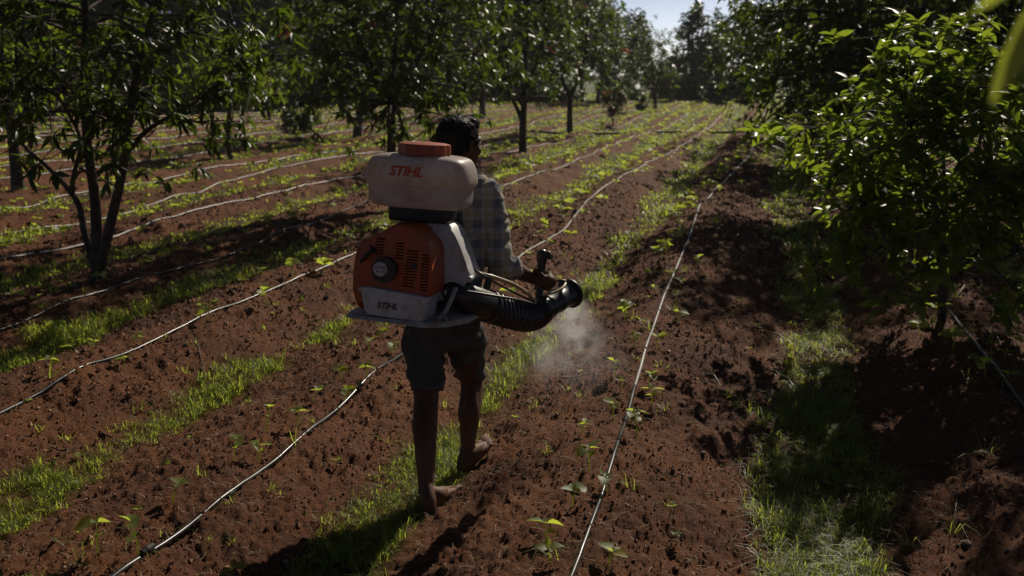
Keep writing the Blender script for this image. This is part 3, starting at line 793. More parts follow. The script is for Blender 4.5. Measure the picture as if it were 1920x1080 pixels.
Rz = np.zeros((n, 3, 3)); Rz[:, 0, 0] = ca; Rz[:, 0, 1] = -sa; Rz[:, 1, 0] = sa; Rz[:, 1, 1] = ca; Rz[:, 2, 2] = 1
V = np.einsum('lij,lnj->lni', Rz, jit * ico[None]) * sz[:, None, None]
V = V + np.stack([x, y, ground_z(x, y) + sz * .35], 1)[:, None, :]
F = (icf[None] + (np.arange(n) * 6)[:, None, None]).reshape(-1, 3)
tag(link('soil_clods', np_mesh('soil_clods', V.reshape(-1, 3), F, M['clod'], False, np.repeat(rng.uniform(0, 1, n), 6))), 'loose crumbs and clods of red soil', 'soil', kind='stuff')

# ------------------------------------------------------------------ seedlings
def seed_leaf(w, droop, fold=.3):
    return leaf_tmpl([0, .10, .2, .42, .68, .88, 1.0], [.018, .02, w * .55, w, w * .78, w * .32, .006], droop, fold)
SL = []
for w, dr in ((.34, .18), (.40, .30), (.30, .08), (.44, .42)):
    T, Fq = seed_leaf(w, dr)
    for tv in (.25, .7, 1.0):
        if tv == 1.0 and w != .40: continue
        SL.append(np_mesh('leaf', T, Fq, M['seed'], True, np.full(len(T), tv)))
SL_Y = [m_ for m_ in SL if m_.attributes['tint'].data[0].value > .95]
SL_G = [m_ for m_ in SL if m_ not in SL_Y]
srnd = random.Random(5)
def seedling(x, y, h, nl, label, group, yellow=False, ll=.085):
    z = gz(x, y) - .006
    root = empty('seedling', (x, y, z), label, 'seedling', group)
    lx, ly = srnd.gauss(0, .012), srnd.gauss(0, .012)
    V, F = sweep(catmull([(0, 0, -.01), (lx * .3, ly * .3, h * .5), (lx, ly, h)], 3), [.0032, .003, .0028, .0025, .0022, .002, .0018], 5)
    me_ = pd_mesh('stem', V, F, M['seed'])
    a_ = me_.attributes.new('tint', 'FLOAT', 'POINT'); a_.data.foreach_set('value', [.4] * len(V))
    link('stem', me_, root)
    a0 = srnd.uniform(0, 6.28)
    for i in range(nl):
        pair = i // 2
        a = a0 + math.pi * (i % 2) + pair * 1.5 + srnd.uniform(-.3, .3)
        hz = h * (1 - .0 * pair) if pair == 0 else h * (.62 if pair == 2 else 1.02)
        el = srnd.uniform(.05, .55) if pair == 0 else srnd.uniform(.2, .9)
        s = ll * srnd.uniform(.75, 1.2) * (1 if pair == 0 else .7)
        d = Vector((math.cos(a) * math.cos(el), math.sin(a) * math.cos(el), math.sin(el)))
        up = Vector((0, 0, 1)); n_ = (up - d * up.dot(d)).normalized()
        n_ = (Matrix.Rotation(srnd.gauss(0, .35), 3, d) @ n_)
        Bm = Matrix((d.cross(n_), d, n_)).transposed()
        ob = bpy.data.objects.new('leaf', srnd.choice(SL_Y if (yellow and i == 0) else SL_G)); COL.objects.link(ob); ob.parent = root
        ob.matrix_local = Matrix.Translation(Vector((lx * hz / h, ly * hz / h, hz))) @ Bm.to_4x4() @ Matrix.Scale(s, 4)
    return root
SEEDS = [  # base pixel, height, leaves, label
 (265,1082,.125,5,'tallest seedling at bottom left, its stem crossing the shiny drip tube'), (187,1078,.10,4,'greyish seedling at the very bottom left, left of the tallest one'),
 (325,968,.07,2,'small two leaf seedling above the two tall ones at bottom left'), (440,885,.085,5,'left one of the bushy pair of seedlings beside the lower left tube'),
 (487,877,.075,5,'right one of the bushy pair of seedlings beside the lower left tube'), (500,822,.10,4,'upright seedling just behind the bushy pair'),
 (562,822,.06,3,'small seedling right of the upright one, near the tube'), (585,765,.06,3,'seedling left of the tube, level with the left knee'), (645,767,.075,4,'seedling leaning over the tube left of the left knee'),
 (690,735,.07,3,'seedling beside the tube close to the left knee'), (640,722,.06,3,'seedling left of the one close to the left knee'), (692,672,.06,3,'seedling left of the shorts hem'), (735,672,.055,3,'seedling touching the shorts hem where the tube meets the leg'),
 (440,1078,.07,4,'yellow leaved seedling at the bottom edge right of the lower left tube'),
 (1025,1040,.06,4,'pale seedling near the bottom edge, left of the centre tube'), (1073,978,.06,3,'dark leaved seedling just left of the centre tube, near the bottom'), (1137,950,.05,3,'seedling growing over the centre tube near the bottom'),
 (1140,1076,.04,3,'yellowish seedling cut by the bottom edge right of the centre tube'), (1030,1085,.05,3,'seedling at the bottom edge left of the centre tube'), (1104,912,.095,5,'tall fresh seedling left of the centre tube, level with the front foot'),
 (1087,835,.05,4,'flat leaved seedling left of the tall fresh one'), (1150,800,.06,4,'seedling left of the centre tube beside the fallen twig'), (1195,838,.085,5,'broad leaved seedling right of the centre tube'),
 (1193,805,.06,3,'seedling right at the centre tube above the broad leaved one'), (1222,775,.075,5,'bright seedling right of the tube, its leaves spread wide'), (1215,745,.07,3,'dark upright seedling right of the centre tube'),
 (1152,722,.085,5,'leafy seedling at the edge of the spray mist'), (1165,745,.05,3,'small seedling below the leafy one at the mist'), (1190,668,.06,4,'yellow green seedling left of the tube above the mist'),
 (1232,668,.07,4,'seedling leaning over the tube above the bright one'), (1205,628,.05,3,'little seedling left of the tube, mid field'), (1272,610,.06,4,'seedling right of the tube with one round bright leaf'), (1265,575,.055,3,'seedling right of the tube near its dark hollow'),
 (1232,560,.05,3,'seedling left of the tube opposite the dark hollow'), (1275,548,.055,4,'seedling on the tube at the edge of the tree shade'), (1255,530,.05,3,'small seedling in the tree shade by the tube'),
 (100,722,.06,4,'seedling by the left edge tube in the grass'), (172,668,.06,4,'broad pale seedling in the grass at left'), (232,698,.055,3,'seedling right at the left tube'), (262,652,.05,3,'seedling above the left tube beside the grass'),
 (135,640,.05,3,'small seedling deep in the left grass'), (370,592,.05,3,'seedling left of the tube behind the grass'), (402,588,.05,4,'pale seedling on the left tube, mid way'), (450,553,.05,3,'seedling left of the tube above the pale one'),
 (495,522,.06,4,'tall seedling left of the tube, half way to the engine'), (500,560,.045,3,'small seedling over the tube, half way to the engine'), (548,510,.06,4,'left seedling of the sunlit cluster near the engine'), (572,502,.065,5,'middle seedling of the sunlit cluster near the engine'),
 (612,498,.055,3,'right seedling of the sunlit cluster near the engine'), (640,476,.065,4,'seedling just left of the engine'), (658,462,.06,4,'bright seedling touching the engine outline'), (20,588,.05,3,'seedling in shade at the left edge'), (72,582,.055,4,'grey seedling in shade by the left edge tube'),
 (1815,660,.075,3,'yellow leaved seedling below the leafy right tree'), (1855,690,.085,3,'second yellow leaved seedling further right, on a bare stem'), (1842,712,.05,4,'dull seedling over the right edge tube'), (1880,705,.055,3,'dull seedling right of the right edge tube'),
 (1875,745,.05,4,'low seedling over the right edge tube, nearest to the corner'), (1905,672,.05,3,'pale seedling at the right edge'),
 (995,500,.06,4,'seedling on the tube right of the elbow'), (1030,470,.055,4,'pale seedling left of the tube above the hand'), (1010,450,.055,4,'pale seedling behind the elbow'), (1060,425,.05,3,'seedling by the tube above the nozzle'),
 (1000,415,.05,3,'pale seedling left of the tube bend'), (1225,520,.05,3,'seedling at the left border of the tree shade'),
]
used = []
for px, py, h, nl, lab in SEEDS:
    x, y = onground(px, py, .11)
    seedling(x, y, h * 1.2, nl + 1, lab, 'seedlings growing along the drip tubes', 'yellow' in lab, .064 if py > 700 else .07)
    used.append((x, y))
# smaller ones further along the rows: one mesh each
protos = []
prng = np.random.default_rng(9)
for q in range(6):
    nl = 4 + q % 3
    az = np.arange(nl) * 3.14 + np.repeat([0, 1.5, .8], 2)[:nl] + prng.uniform(-.4, .4, nl)
    el = prng.uniform(0, .7, nl)
    d = np.stack([np.cos(az) * np.cos(el), np.sin(az) * np.cos(el), np.sin(el)], 1)
    T = seed_leaf(.40, .25); T = (T[0], T[1])
    Vl, Fl = scatter(T, np.tile([0, 0, .085], (nl, 1)) + prng.normal(0, .006, (nl, 3)), orient(d, prng), .072 * prng.uniform(.7, 1.2, nl))
    Vs, Fs = sweep([(0, 0, -.01), (.004, 0, .04), (0, 0, .085)], [.003, .0025, .002], 4, cap=False)
    V = np.concatenate([Vl, np.array(Vs)]); F = np.concatenate([Fl, np.array(Fs) + len(Vl)])
    protos.append(np_mesh('seedling', V, F, M['seed'], True, np.concatenate([np.repeat(prng.uniform(.2, .85, nl), len(T[0])), np.full(len(Vs), .4)])))
ROWNAME = {0: 'small seedling along the drip tube under the right trees', 1: 'small seedling on the far stretch of the tube right of the man', 2: 'small seedling on the far stretch of the tube behind the raised handle', 3: 'small seedling on the far stretch of the tube left of the man',
           4: 'small seedling along the shaded tube at the three stemmed tree', 5: 'small seedling along the tube just behind the three stemmed tree', 6: 'small seedling on the second row behind the three stemmed tree', 7: 'small seedling on the third row behind the three stemmed tree'}
cnt = 0
rest = []
cand = []
for k in range(0, 14):
    vs, us = line_pts[k]
    v = max(3.0, vs[0])
    while v < 60:
        v += srnd.uniform(.16, .42) * (.6 if k in (1, 2, 3) else 1)
        u_ = float(np.interp(v, vs, us)) + srnd.choice((-1, -1, -1, 1)) * srnd.uniform(.06, .32)
        x, y = xy(u_, v)
        if abs(x / max(y, .1)) > .53 or y < 5.2: continue
        if k in (1, 2, 3) and any((x - a) ** 2 + (y - b_) ** 2 < .12 for a, b_ in used): continue
        if k in (1,) and y < 6.5: continue
        cand.append((y, x, k))
cand.sort()
SMALL = 235
xs = np.array([c_[1] for c_ in cand]); ys = np.array([c_[0] for c_ in cand]); zs = ground_z(xs, ys)
for i, (y, x, k) in enumerate(cand):
    if i < SMALL and k in ROWNAME:
        o = link('seedling', protos[srnd.randrange(6)]); o.location = (x, y, zs[i]); o.rotation_euler = (srnd.gauss(0, .12), srnd.gauss(0, .12), srnd.uniform(0, 6.28))
        s = srnd.uniform(.7, 1.35); o.scale = (s, s, s)
        tag(o, ROWNAME[k], 'seedling', 'seedlings of the row: ' + ROWNAME[k][15:])
    else: rest.append(i)
VV2, FF2, TT2, off2 = [], [], [], 0
pco = []
for p_ in protos:
    a_ = np.zeros(len(p_.vertices) * 3, np.float32); p_.vertices.foreach_get('co', a_)
    f_ = np.array([tuple(q.vertices) for q in p_.polygons]); t_ = np.zeros(len(p_.vertices), np.float32); p_.attributes['tint'].data.foreach_get('value', t_)
    pco.append((a_.reshape(-1, 3), f_, t_))
for i in rest:
    a_, f_, t_ = pco[srnd.randrange(6)]
    th = srnd.uniform(0, 6.28); s = srnd.uniform(.8, 1.5); c_, s_ = math.cos(th) * s, math.sin(th) * s
    V = np.stack([a_[:, 0] * c_ - a_[:, 1] * s_, a_[:, 0] * s_ + a_[:, 1] * c_, a_[:, 2] * s], 1) + np.array([xs[i], ys[i], zs[i]])
    VV2.append(V); FF2.append(f_ + off2); TT2.append(t_); off2 += len(V)
tag(link('far_seedlings', np_mesh('far_seedlings', np.concatenate(VV2), np.concatenate(FF2), M['seed'], True, np.concatenate(TT2))), 'rows of tiny seedlings in the far part of the field', 'seedlings', kind='stuff')

# twigs, stones, dry leaves
def twig(pts, r, label):
    P = []
    for px, py, dz in pts:
        x, y = onground(px, py, .08); P.append((x, y, gz(x, y) + dz))
    P = catmull(P, 4)
    V, F = sweep(P, list(np.linspace(r, r * .4, len(P))), 6)
    j = len(P) // 3
    q = P[j]; e = P[min(j + 3, len(P) - 1)]
    sweep([q, q + (e - q) * .5 + Vector((.02, -.03, .015)), q + (e - q) * .6 + Vector((.02, -.09, -.01))], [r * .7, r * .5, r * .3], 5, V, F)
    tag(link('fallen_twig', pd_mesh('fallen_twig', V, F, M['twig'])), label, 'twig')
twig([(1052, 714, .01), (1068, 722, .02), (1090, 724, .015), (1128, 716, .01)], .006, 'dark forked twig on the soil below the spray mist')
twig([(372, 662, .005), (382, 695, .02), (380, 725, .01)], .005, 'thin dry twig on the soil left of the man')
twig([(170, 788, .01), (205, 800, .012), (240, 815, .01)], .005, 'dark twig lying on the bare soil at left')
twig([(95, 830, .01), (120, 832, .012), (150, 822, .01)], .006, 'short dark stick on the bare soil near the left edge')
def dryleaf(px, py, label, s=.06):
    x, y = onground(px, py, .1)
    T, Fq = leaf_tmpl([0, .2, .5, .8, 1], [.02, .14, .2, .12, .01], -.2, .6)
    o = link('dry_leaf', pd_mesh('dry_leaf', T * s, [tuple(int(q) for q in f) for f in Fq], M['straw'])); o.location = (x, y, gz(x, y) + .012); o.rotation_euler = (.2, .1, px)
    tag(o, label, 'leaf')
dryleaf(506, 652, 'pale curled dry leaf on the soil left of the man', .065)
dryleaf(1330, 702, 'pale dry leaf on the shaded soil right of the tube')
dryleaf(1215, 790, 'dry leaf on the soil right of the centre tube', .04)
def stone(px, py, s, label):
    x, y = onground(px, py, .08)
    rs = random.Random(px)
    bm = bmesh.new(); bmesh.ops.create_icosphere(bm, subdivisions=2, radius=s)
    for v in bm.verts: v.co *= rs.uniform(.85, 1.12); v.co.z *= .6
    me_ = bpy.data.meshes.new('stone'); bm.to_mesh(me_); bm.free(); me_.materials.append(M['stone'])
    o = link('stone', me_); o.location = (x, y, gz(x, y) + s * .2); tag(o, label, 'stone')
stone(1810, 1030, .022, 'rounded stone in the dark bottom right corner')
stone(1840, 876, .02, 'stone in the shade under the right edge tube')
stone(1318, 862, .014, 'small pale stone on the soil right of the centre tube')
stone(535, 1042, .013, 'small stone near the bottom edge right of the lower left tube')

HAZE = 0.00035

# ------------------------------------------------------------------ solids: lofts joined into one continuous surface
def temp_obj(me):
    o = bpy.data.objects.new('temp', me); COL.objects.link(o); return o
def baked(me, mods):
    o = temp_obj(me)
    for typ, kw in mods:
        md_ = o.modifiers.new(typ, typ)
        for k, v in kw.items(): setattr(md_, k, v)
    dg = bpy.context.evaluated_depsgraph_get(); dg.update()
    out = bpy.data.meshes.new_from_object(o.evaluated_get(dg))
    bpy.data.objects.remove(o); bpy.data.meshes.remove(me)
    return out
def interp(vals, n):
    """catmull-rom through rows of numbers"""
    P = [np.array(v, float) for v in vals]
    Q = [2 * P[0] - P[1]] + P + [2 * P[-1] - P[-2]]
    out = []
    for i in range(1, len(Q) - 2):
        for s in range(n):
            t = s / n
            out.append(.5 * (2 * Q[i] + (Q[i + 1] - Q[i - 1]) * t + (2 * Q[i - 1] - 5 * Q[i] + 4 * Q[i + 1] - Q[i + 2]) * t * t + (-Q[i - 1] + 3 * Q[i] - 3 * Q[i + 1] + Q[i + 2]) * t ** 3))
    return out + [P[-1]]
def limb(acc, pts, radii, n=5, sides=14, flat=1.0):
    rows = interp([list(p) + [r] for p, r in zip(pts, radii)], n)
    P = [Vector(r[:3]) for r in rows]; rr = [max(.001, r[3]) for r in rows]
    d0 = (P[0] - P[1]).normalized(); d1 = (P[-1] - P[-2]).normalized()
    P = [P[0] + d0 * rr[0] * .96, P[0] + d0 * rr[0] * .8, P[0] + d0 * rr[0] * .45] + P + [P[-1] + d1 * rr[-1] * .45, P[-1] + d1 * rr[-1] * .8, P[-1] + d1 * rr[-1] * .96]
    rr = [rr[0] * .28, rr[0] * .6, rr[0] * .89] + rr + [rr[-1] * .89, rr[-1] * .6, rr[-1] * .28]
    sweep(P, rr, sides, acc[0], acc[1], sq=flat)
def loft(acc, rings, sides=24, n=4, power=2.0):
    """rings: (centre, half-vector a, half-vector b)"""
    rows = interp([list(c) + list(a) + list(b_) for c, a, b_ in rings], n)
    o = len(acc[0])
    for r in rows:
        c, a, b_ = r[:3], r[3:6], r[6:9]
        for j in range(sides):
            t = 2 * math.pi * j / sides
            ct, st = math.cos(t), math.sin(t)
            e = 2.0 / power
            acc[0].append(tuple(c + a * math.copysign(abs(ct) ** e, ct) + b_ * math.copysign(abs(st) ** e, st)))
    m_ = len(rows)
    for i in range(m_ - 1):
        for j in range(sides):
            k = (j + 1) % sides
            acc[1].append((o + i * sides + j, o + i * sides + k, o + (i + 1) * sides + k, o + (i + 1) * sides + j))
    acc[1].append(tuple(o + j for j in range(sides))[::-1]); acc[1].append(tuple(o + (m_ - 1) * sides + j for j in range(sides)))
def ellipsoid(acc, c, rx, ry, rz, Mx=None, sides=20, rings=12):
    Mx = Mx or Matrix.Identity(3); o = len(acc[0])
    for i in range(rings + 1):
        f = -math.pi / 2 + math.pi * (i + .02) / (rings + .04)
        for j in range(sides):
            t = 2 * math.pi * j / sides
            p = Mx @ Vector((rx * math.cos(f) * math.cos(t), ry * math.cos(f) * math.sin(t), rz * math.sin(f)))
            acc[0].append(tuple(Vector(c) + p))
    for i in range(rings):
        for j in range(sides):
            k = (j + 1) % sides
            acc[1].append((o + i * sides + j, o + i * sides + k, o + (i + 1) * sides + k, o + (i + 1) * sides + j))
    acc[1].append(tuple(o + j for j in range(sides))[::-1]); acc[1].append(tuple(o + rings * sides + j for j in range(sides)))
def solid(name, acc, material, voxel, smooth=4, parent=None, wrinkle=None):
    me_ = pd_mesh(name, acc[0], acc[1], None, False)
    me_ = baked(me_, [('REMESH', dict(mode='VOXEL', voxel_size=voxel)), ('SMOOTH', dict(factor=.5, iterations=smooth))])
    me_.name = name
    if wrinkle:
        n_ = len(me_.vertices); co = np.zeros(n_ * 3, np.float32); me_.vertices.foreach_get('co', co); co = co.reshape(-1, 3)
        no = np.zeros(n_ * 3, np.float32); me_.vertices.foreach_get('normal', no); no = no.reshape(-1, 3)
        co = co + no * wrinkle(co)[:, None]
        me_.vertices.foreach_set('co', co.astype(np.float32).ravel()); me_.update()
    me_.materials.clear(); me_.materials.append(material)
    me_.polygons.foreach_set('use_smooth', [True] * len(me_.polygons))
    return link(name, me_, parent, False)

# ------------------------------------------------------------------ materials of the man and his sprayer
m, nt, b = mat('skin'); t = tex(nt, 18, 4)
skc = ramp(nt, [(.3, (.070, .030, .016)), (.7, (.105, .046, .025))], t)
tcs = N(nt, 'ShaderNodeTexCoord'); sps = N(nt, 'ShaderNodeSeparateXYZ'); nt.links.new(tcs.outputs['Object'], sps.inputs[0])
adz = N(nt, 'ShaderNodeMath', operation='MULTIPLY_ADD'); nt.links.new(tex(nt, 34, 4), adz.inputs[0]); adz.inputs[1].default_value = -.45; nt.links.new(sps.outputs['Z'], adz.inputs[2])
dst = ramp(nt, [(.0, (.75, .75, .75)), (.16, (0, 0, 0))], adz.outputs[0])          # red dust on feet and shins
mxs = N(nt, 'ShaderNodeMix', data_type='RGBA'); nt.links.new(dst, mxs.inputs[0]); nt.links.new(skc, mxs.inputs[6]); mxs.inputs[7].default_value = (.16, .075, .042, 1)
nt.links.new(mxs.outputs[2], b.inputs['Base Color'])
b.inputs['Roughness'].default_value = .62; b.inputs['Specular IOR Level'].default_value = .22; bump(nt, b, tex(nt, 90, 3), .25, .003); M['skin'] = m
m, nt, b = mat('sole'); b.inputs['Base Color'].default_value = (.16, .09, .065, 1); b.inputs['Roughness'].default_value = .8; M['sole'] = m
m, nt, b = mat('hair'); b.inputs['Base Color'].default_value = (.006, .005, .005, 1); b.inputs['Roughness'].default_value = .6; b.inputs['Specular IOR Level'].default_value = .25; M['hair'] = m
# checked shirt
m, nt, b = mat('checked_cotton')
tc = N(nt, 'ShaderNodeTexCoord'); sp = N(nt, 'ShaderNodeSeparateXYZ'); nt.links.new(tc.outputs['Object'], sp.inputs[0])
def band(src, period, off, lo, hi):
    a = N(nt, 'ShaderNodeMath', operation='MULTIPLY_ADD'); nt.links.new(src, a.inputs[0]); a.inputs[1].default_value = 1 / period; a.inputs[2].default_value = off + 50
    f_ = N(nt, 'ShaderNodeMath', operation='FRACT'); nt.links.new(a.outputs[0], f_.inputs[0])
    return ramp(nt, [(0, (0, 0, 0)), (lo - .02, (0, 0, 0)), (lo, (1, 1, 1)), (hi, (1, 1, 1)), (hi + .02, (0, 0, 0))], f_.outputs[0])
def mixc(f_, a, c, bt='MIX', fac=1.0):
    x_ = N(nt, 'ShaderNodeMix', data_type='RGBA', blend_type=bt)
    if isinstance(f_, float): x_.inputs[0].default_value = f_
    else: nt.links.new(f_, x_.inputs[0])
    for i_, v_ in ((6, a), (7, c)):
        if isinstance(v_, tuple): x_.inputs[i_].default_value = (*v_, 1)
        else: nt.links.new(v_, x_.inputs[i_])
    return x_.outputs[2]
hx, hz_ = band(sp.outputs['X'], .085, .1, .15, .55), band(sp.outputs['Z'], .085, .0, .15, .55)
lx_, lz_ = band(sp.outputs['X'], .085, .1, .76, .83), band(sp.outputs['Z'], .085, 0, .76, .83)
c = mixc(hx, (.40, .375, .32), (.155, .152, .168)); c = mixc(.5, c, mixc(hz_, (.40, .375, .32), (.155, .152, .168)))
c = mixc(lx_, c, (.38, .31, .17)); c = mixc(lz_, c, (.34, .28, .16))
nt.links.new(c, b.inputs['Base Color']); b.inputs['Roughness'].default_value = .85; b.inputs['Specular IOR Level'].default_value = .2
bump(nt, b, tex(nt, 26, 4), .5, .008); M['shirt'] = m
M['shorts'] = simple('shorts_cloth', (.052, .047, .041), (.086, .078, .067), 22, .88, .008, .2)
def plastic(name, c1, c2, rough, dirt=(.30, .22, .16), dscale=9, trans=0.0, lo=.46, hi=.74):
    m, nt, b = mat(name)
    t_ = tex(nt, dscale, 6, .65); t2_ = tex(nt, 70, 3)
    base = ramp(nt, [(.4, c1), (.6, c2)], t2_)
    fac = ramp(nt, [(lo, (0, 0, 0)), (hi, (1, 1, 1))], t_)
    x_ = N(nt, 'ShaderNodeMix', data_type='RGBA'); nt.links.new(fac, x_.inputs[0]); nt.links.new(base, x_.inputs[6]); x_.inputs[7].default_value = (*dirt, 1)
    nt.links.new(x_.outputs[2], b.inputs['Base Color'])
    b.inputs['Roughness'].default_value = rough; bump(nt, b, t2_, .15, .001)
    if trans:
        tr = N(nt, 'ShaderNodeBsdfTranslucent'); nt.links.new(x_.outputs[2], tr.inputs[0])
        mx = N(nt, 'ShaderNodeMixShader'); mx.inputs[0].default_value = trans
        nt.links.new(b.outputs[0], mx.inputs[1]); nt.links.new(tr.outputs[0], mx.inputs[2]); nt.links.new(mx.outputs[0], nt.nodes['Material Output'].inputs[0])
    return m
M['tank'] = plastic('milky_tank_plastic', (.60, .56, .55), (.68, .64, .62), .42, (.40, .31, .23), 7, .42)
# milky plastic shows the liquid inside: grey below the level, warm above
mt = M['tank']; nt = mt.node_tree; b = nt.nodes['Principled BSDF']
tcx = N(nt, 'ShaderNodeTexCoord'); spx = N(nt, 'ShaderNodeSeparateXYZ'); nt.links.new(tcx.outputs['Object'], spx.inputs[0])
lev = ramp(nt, [(.0, (.80, .78, .83)), (.545, (.78, .75, .80)), (.556, (.92, .80, .68)), (.60, (1, .95, .92))], spx.outputs['Z'])
src = b.inputs['Base Color'].links[0].from_socket
x_ = N(nt, 'ShaderNodeMix', data_type='RGBA', blend_type='MULTIPLY'); x_.inputs[0].default_value = 1
nt.links.new(src, x_.inputs[6]); nt.links.new(lev, x_.inputs[7])
for l_ in list(nt.links):
    if l_.from_socket == src and l_.to_node != x_: nt.links.new(x_.outputs[2], l_.to_socket)
M['orange'] = plastic('orange_plastic', (.37, .058, .013), (.43, .072, .015), .42, (.20, .075, .035), 8)
M['white'] = plastic('dirty_white_plastic', (.50, .49, .49), (.60, .58, .57), .5, (.24, .18, .13), 11)
M['plate'] = plastic('scuffed_plate', (.32, .29, .26), (.42, .39, .36), .6, (.17, .12, .09), 10)
M['black'] = simple('black_plastic', (.012, .012, .013), (.030, .028, .027), 24, .38, .001, .5)
M['rubber'] = simple('black_rubber', (.012, .012, .013), (.026, .025, .024), 30, .32, .001, .5)
M['hose'] = simple('tan_hose', (.42, .29, .15), (.52, .38, .21), 20, .4, 0, .5)
M['inkred'] = simple('red_print', (.50, .075, .02), (.55, .09, .03), 40, .5)
M['inkblack'] = simple('black_print', (.02, .02, .022), (.04, .04, .042), 40, .5)
M['strap'] = simple('strap_webbing', (.03, .03, .03), (.09, .085, .08), 60, .9, .002)
m, nt, b = mat('eye_white'); b.inputs['Base Color'].default_value = (.6, .57, .53, 1); b.inputs['Roughness'].default_value = .2; M['eye'] = m

# ------------------------------------------------------------------ the man
YAW = R(14)
fb, rb, ub = Vector((math.sin(YAW), math.cos(YAW), 0)), Vector((math.cos(YAW), -math.sin(YAW), 0)), Vector((0, 0, 1))
pel = at(832, 600, 4.33); nb = at(852, 334, 4.42)
foot = at(812, 960, 4.06)
man = empty('person', (foot.x, foot.y, gz(foot.x, foot.y)), 'barefoot man in checked shirt and grey shorts, walking away with a sprayer on his back', 'person')
def spine(z, fwd=0.0):
    t = (z - pel.z) / (nb.z - pel.z); p = pel.lerp(nb, t); return p + fb * fwd
shR = at(913, 362, 4.40); shL = spine(shR.z) * 2 - shR; shL = Vector((shL.x, shL.y, shR.z - .005))
elR = at(938, 493, 4.33); wrR = at(1001, 523, 4.47)
HB = at(1009, 585, 4.44); HT = at(1016, 488, 4.47)      # axis of the control handle
hax = (HT - HB).normalized()
hc0 = HB.lerp(HT, .60)                                   # middle of the grip
skin = ([], [])
def ring(z, hw, hd, fwd=0.0): return (spine(z, fwd), rb * hw, fb * hd)
loft(skin, [ring(.74, .10, .09), ring(.80, .155, .105), ring(.95, .140, .095), ring(1.10, .150, .100), ring(1.25, .165, .100), ring(1.34, .155, .085), ring(1.39, .10, .07), ring(1.43, .055, .055)])
HAZ = R(44)
hf, hr = Vector((math.sin(HAZ), math.cos(HAZ), 0)), Vector((math.cos(HAZ), -math.sin(HAZ), 0))
hd_up = (ub + hf * .06 - hr * .0).normalized(); hf = (hf - hd_up * hf.dot(hd_up)).normalized(); hr = hf.cross(hd_up)
HM = Matrix((hr, hf, hd_up)).transposed()
hc = at(864, 269, 4.50)
def Hd(x, y, z): return hc + HM @ Vector((x, y, z))
limb(skin, [nb - ub * .05, nb + ub * .03, Hd(0, -.03, -.06), Hd(0, -.02, 0)], [.062, .056, .054, .06], 4, 18)
def head(acc):
    ellipsoid(acc, Hd(0, -.012, .03), .074, .094, .085, HM)
    ellipsoid(acc, Hd(0, .026, -.045), .060, .066, .080, HM)
    ellipsoid(acc, Hd(0, .045, -.02), .057, .050, .060, HM)
    limb(acc, [Hd(-.028, .055, -.100), Hd(0, .070, -.105), Hd(.028, .055, -.100)], [.024, .026, .024], 4, 12)   # chin, jaw
    limb(acc, [Hd(0, .090, .012), Hd(0, .101, -.012), Hd(0, .110, -.032)], [.009, .011, .014], 4, 10)           # nose
    for s in (-1, 1):
        limb(acc, [Hd(s * .010, .096, -.036), Hd(s * .014, .090, -.034)], [.009, .008], 3, 8)
        limb(acc, [Hd(s * .012, .087, .022), Hd(s * .034, .080, .026), Hd(s * .055, .058, .018)], [.010, .011, .009], 4, 8)   # brow
        ellipsoid(acc, Hd(s * .040, .062, -.030), .022, .022, .020, HM, 12, 8)                                     # cheek
        Me = HM @ Matrix.Rotation(s * .35, 3, 'Z') @ Matrix.Rotation(.15, 3, 'X')
        ellipsoid(acc, Hd(s * .077, -.008, -.012), .009, .020, .033, Me, 14, 10)                                   # ear
        limb(acc, [Hd(s * .081, .004, .012), Hd(s * .086, -.014, .018), Hd(s * .086, -.026, 0), Hd(s * .080, -.014, -.034)], [.005, .005, .005, .006], 4, 8)
    limb(acc, [Hd(-.022, .086, -.066), Hd(0, .096, -.063), Hd(.022, .086, -.066)], [.006, .008, .006], 4, 8)
    limb(acc, [Hd(-.020, .084, -.077), Hd(0, .094, -.078), Hd(.020, .084, -.077)], [.006, .009, .006], 4, 8)
head(skin)
# arms
limb(skin, [spine(1.33) + rb * .12, shR - ub * .01, shR.lerp(elR, .5), elR, elR.lerp(wrR, .35), elR.lerp(wrR, .7), wrR], [.05, .052, .046, .040, .041, .033, .026], 5, 16)
elL = shL - rb * .05 - ub * .285 - fb * .03
wrL = elL + fb * .23 + rb * .05 + ub * .05
limb(skin, [spine(1.33) - rb * .12, shL - ub * .01, shL.lerp(elL, .5), elL, elL.lerp(wrL, .4), wrL], [.05, .052, .046, .040, .040, .027], 5, 16)
# right hand round the handle: palm to the right and behind, fingers curl ahead of it
hr_ = (rb - hax * rb.dot(hax)).normalized(); hf_ = hax.cross(hr_).normalized()
if hf_.dot(fb) < 0: hf_ = -hf_
def Hn(ang, r, dz): return hc0 + (hr_ * math.cos(R(ang)) + hf_ * math.sin(R(ang))) * r + hax * dz
limb(skin, [wrR, wrR.lerp(Hn(-25, .040, -.004), .6), Hn(-15, .042, 0), Hn(18, .041, .004)], [.026, .030, .034, .030], 4, 16, 1.0)
limb(skin, [Hn(-12, .040, .022), Hn(14, .040, .028)], [.017, .015], 3, 12)
limb(skin, [Hn(-12, .041, -.022), Hn(14, .041, -.026)], [.017, .015], 3, 12)
fl = [1.0, 1.08, 1.0, .84]
for i in range(4):
    dz = .036 - .0235 * i
    k = fl[i]
    limb(skin, [Hn(10, .040, dz), Hn(40, .040 + .004 * (i in (1, 2)), dz + .001), Hn(40 + 48 * k, .0335, dz), Hn(40 + 95 * k, .0300, dz - .001), Hn(40 + 135 * k, .0275, dz - .002)],
         [.0115, .0120, .0098, .0090, .0078], 4, 10)
limb(skin, [Hn(-45, .036, .005), Hn(-75, .036, .030), Hn(-115, .032, .045), Hn(-150, .029, .050)], [.016, .0125, .0105, .0090], 4, 10)
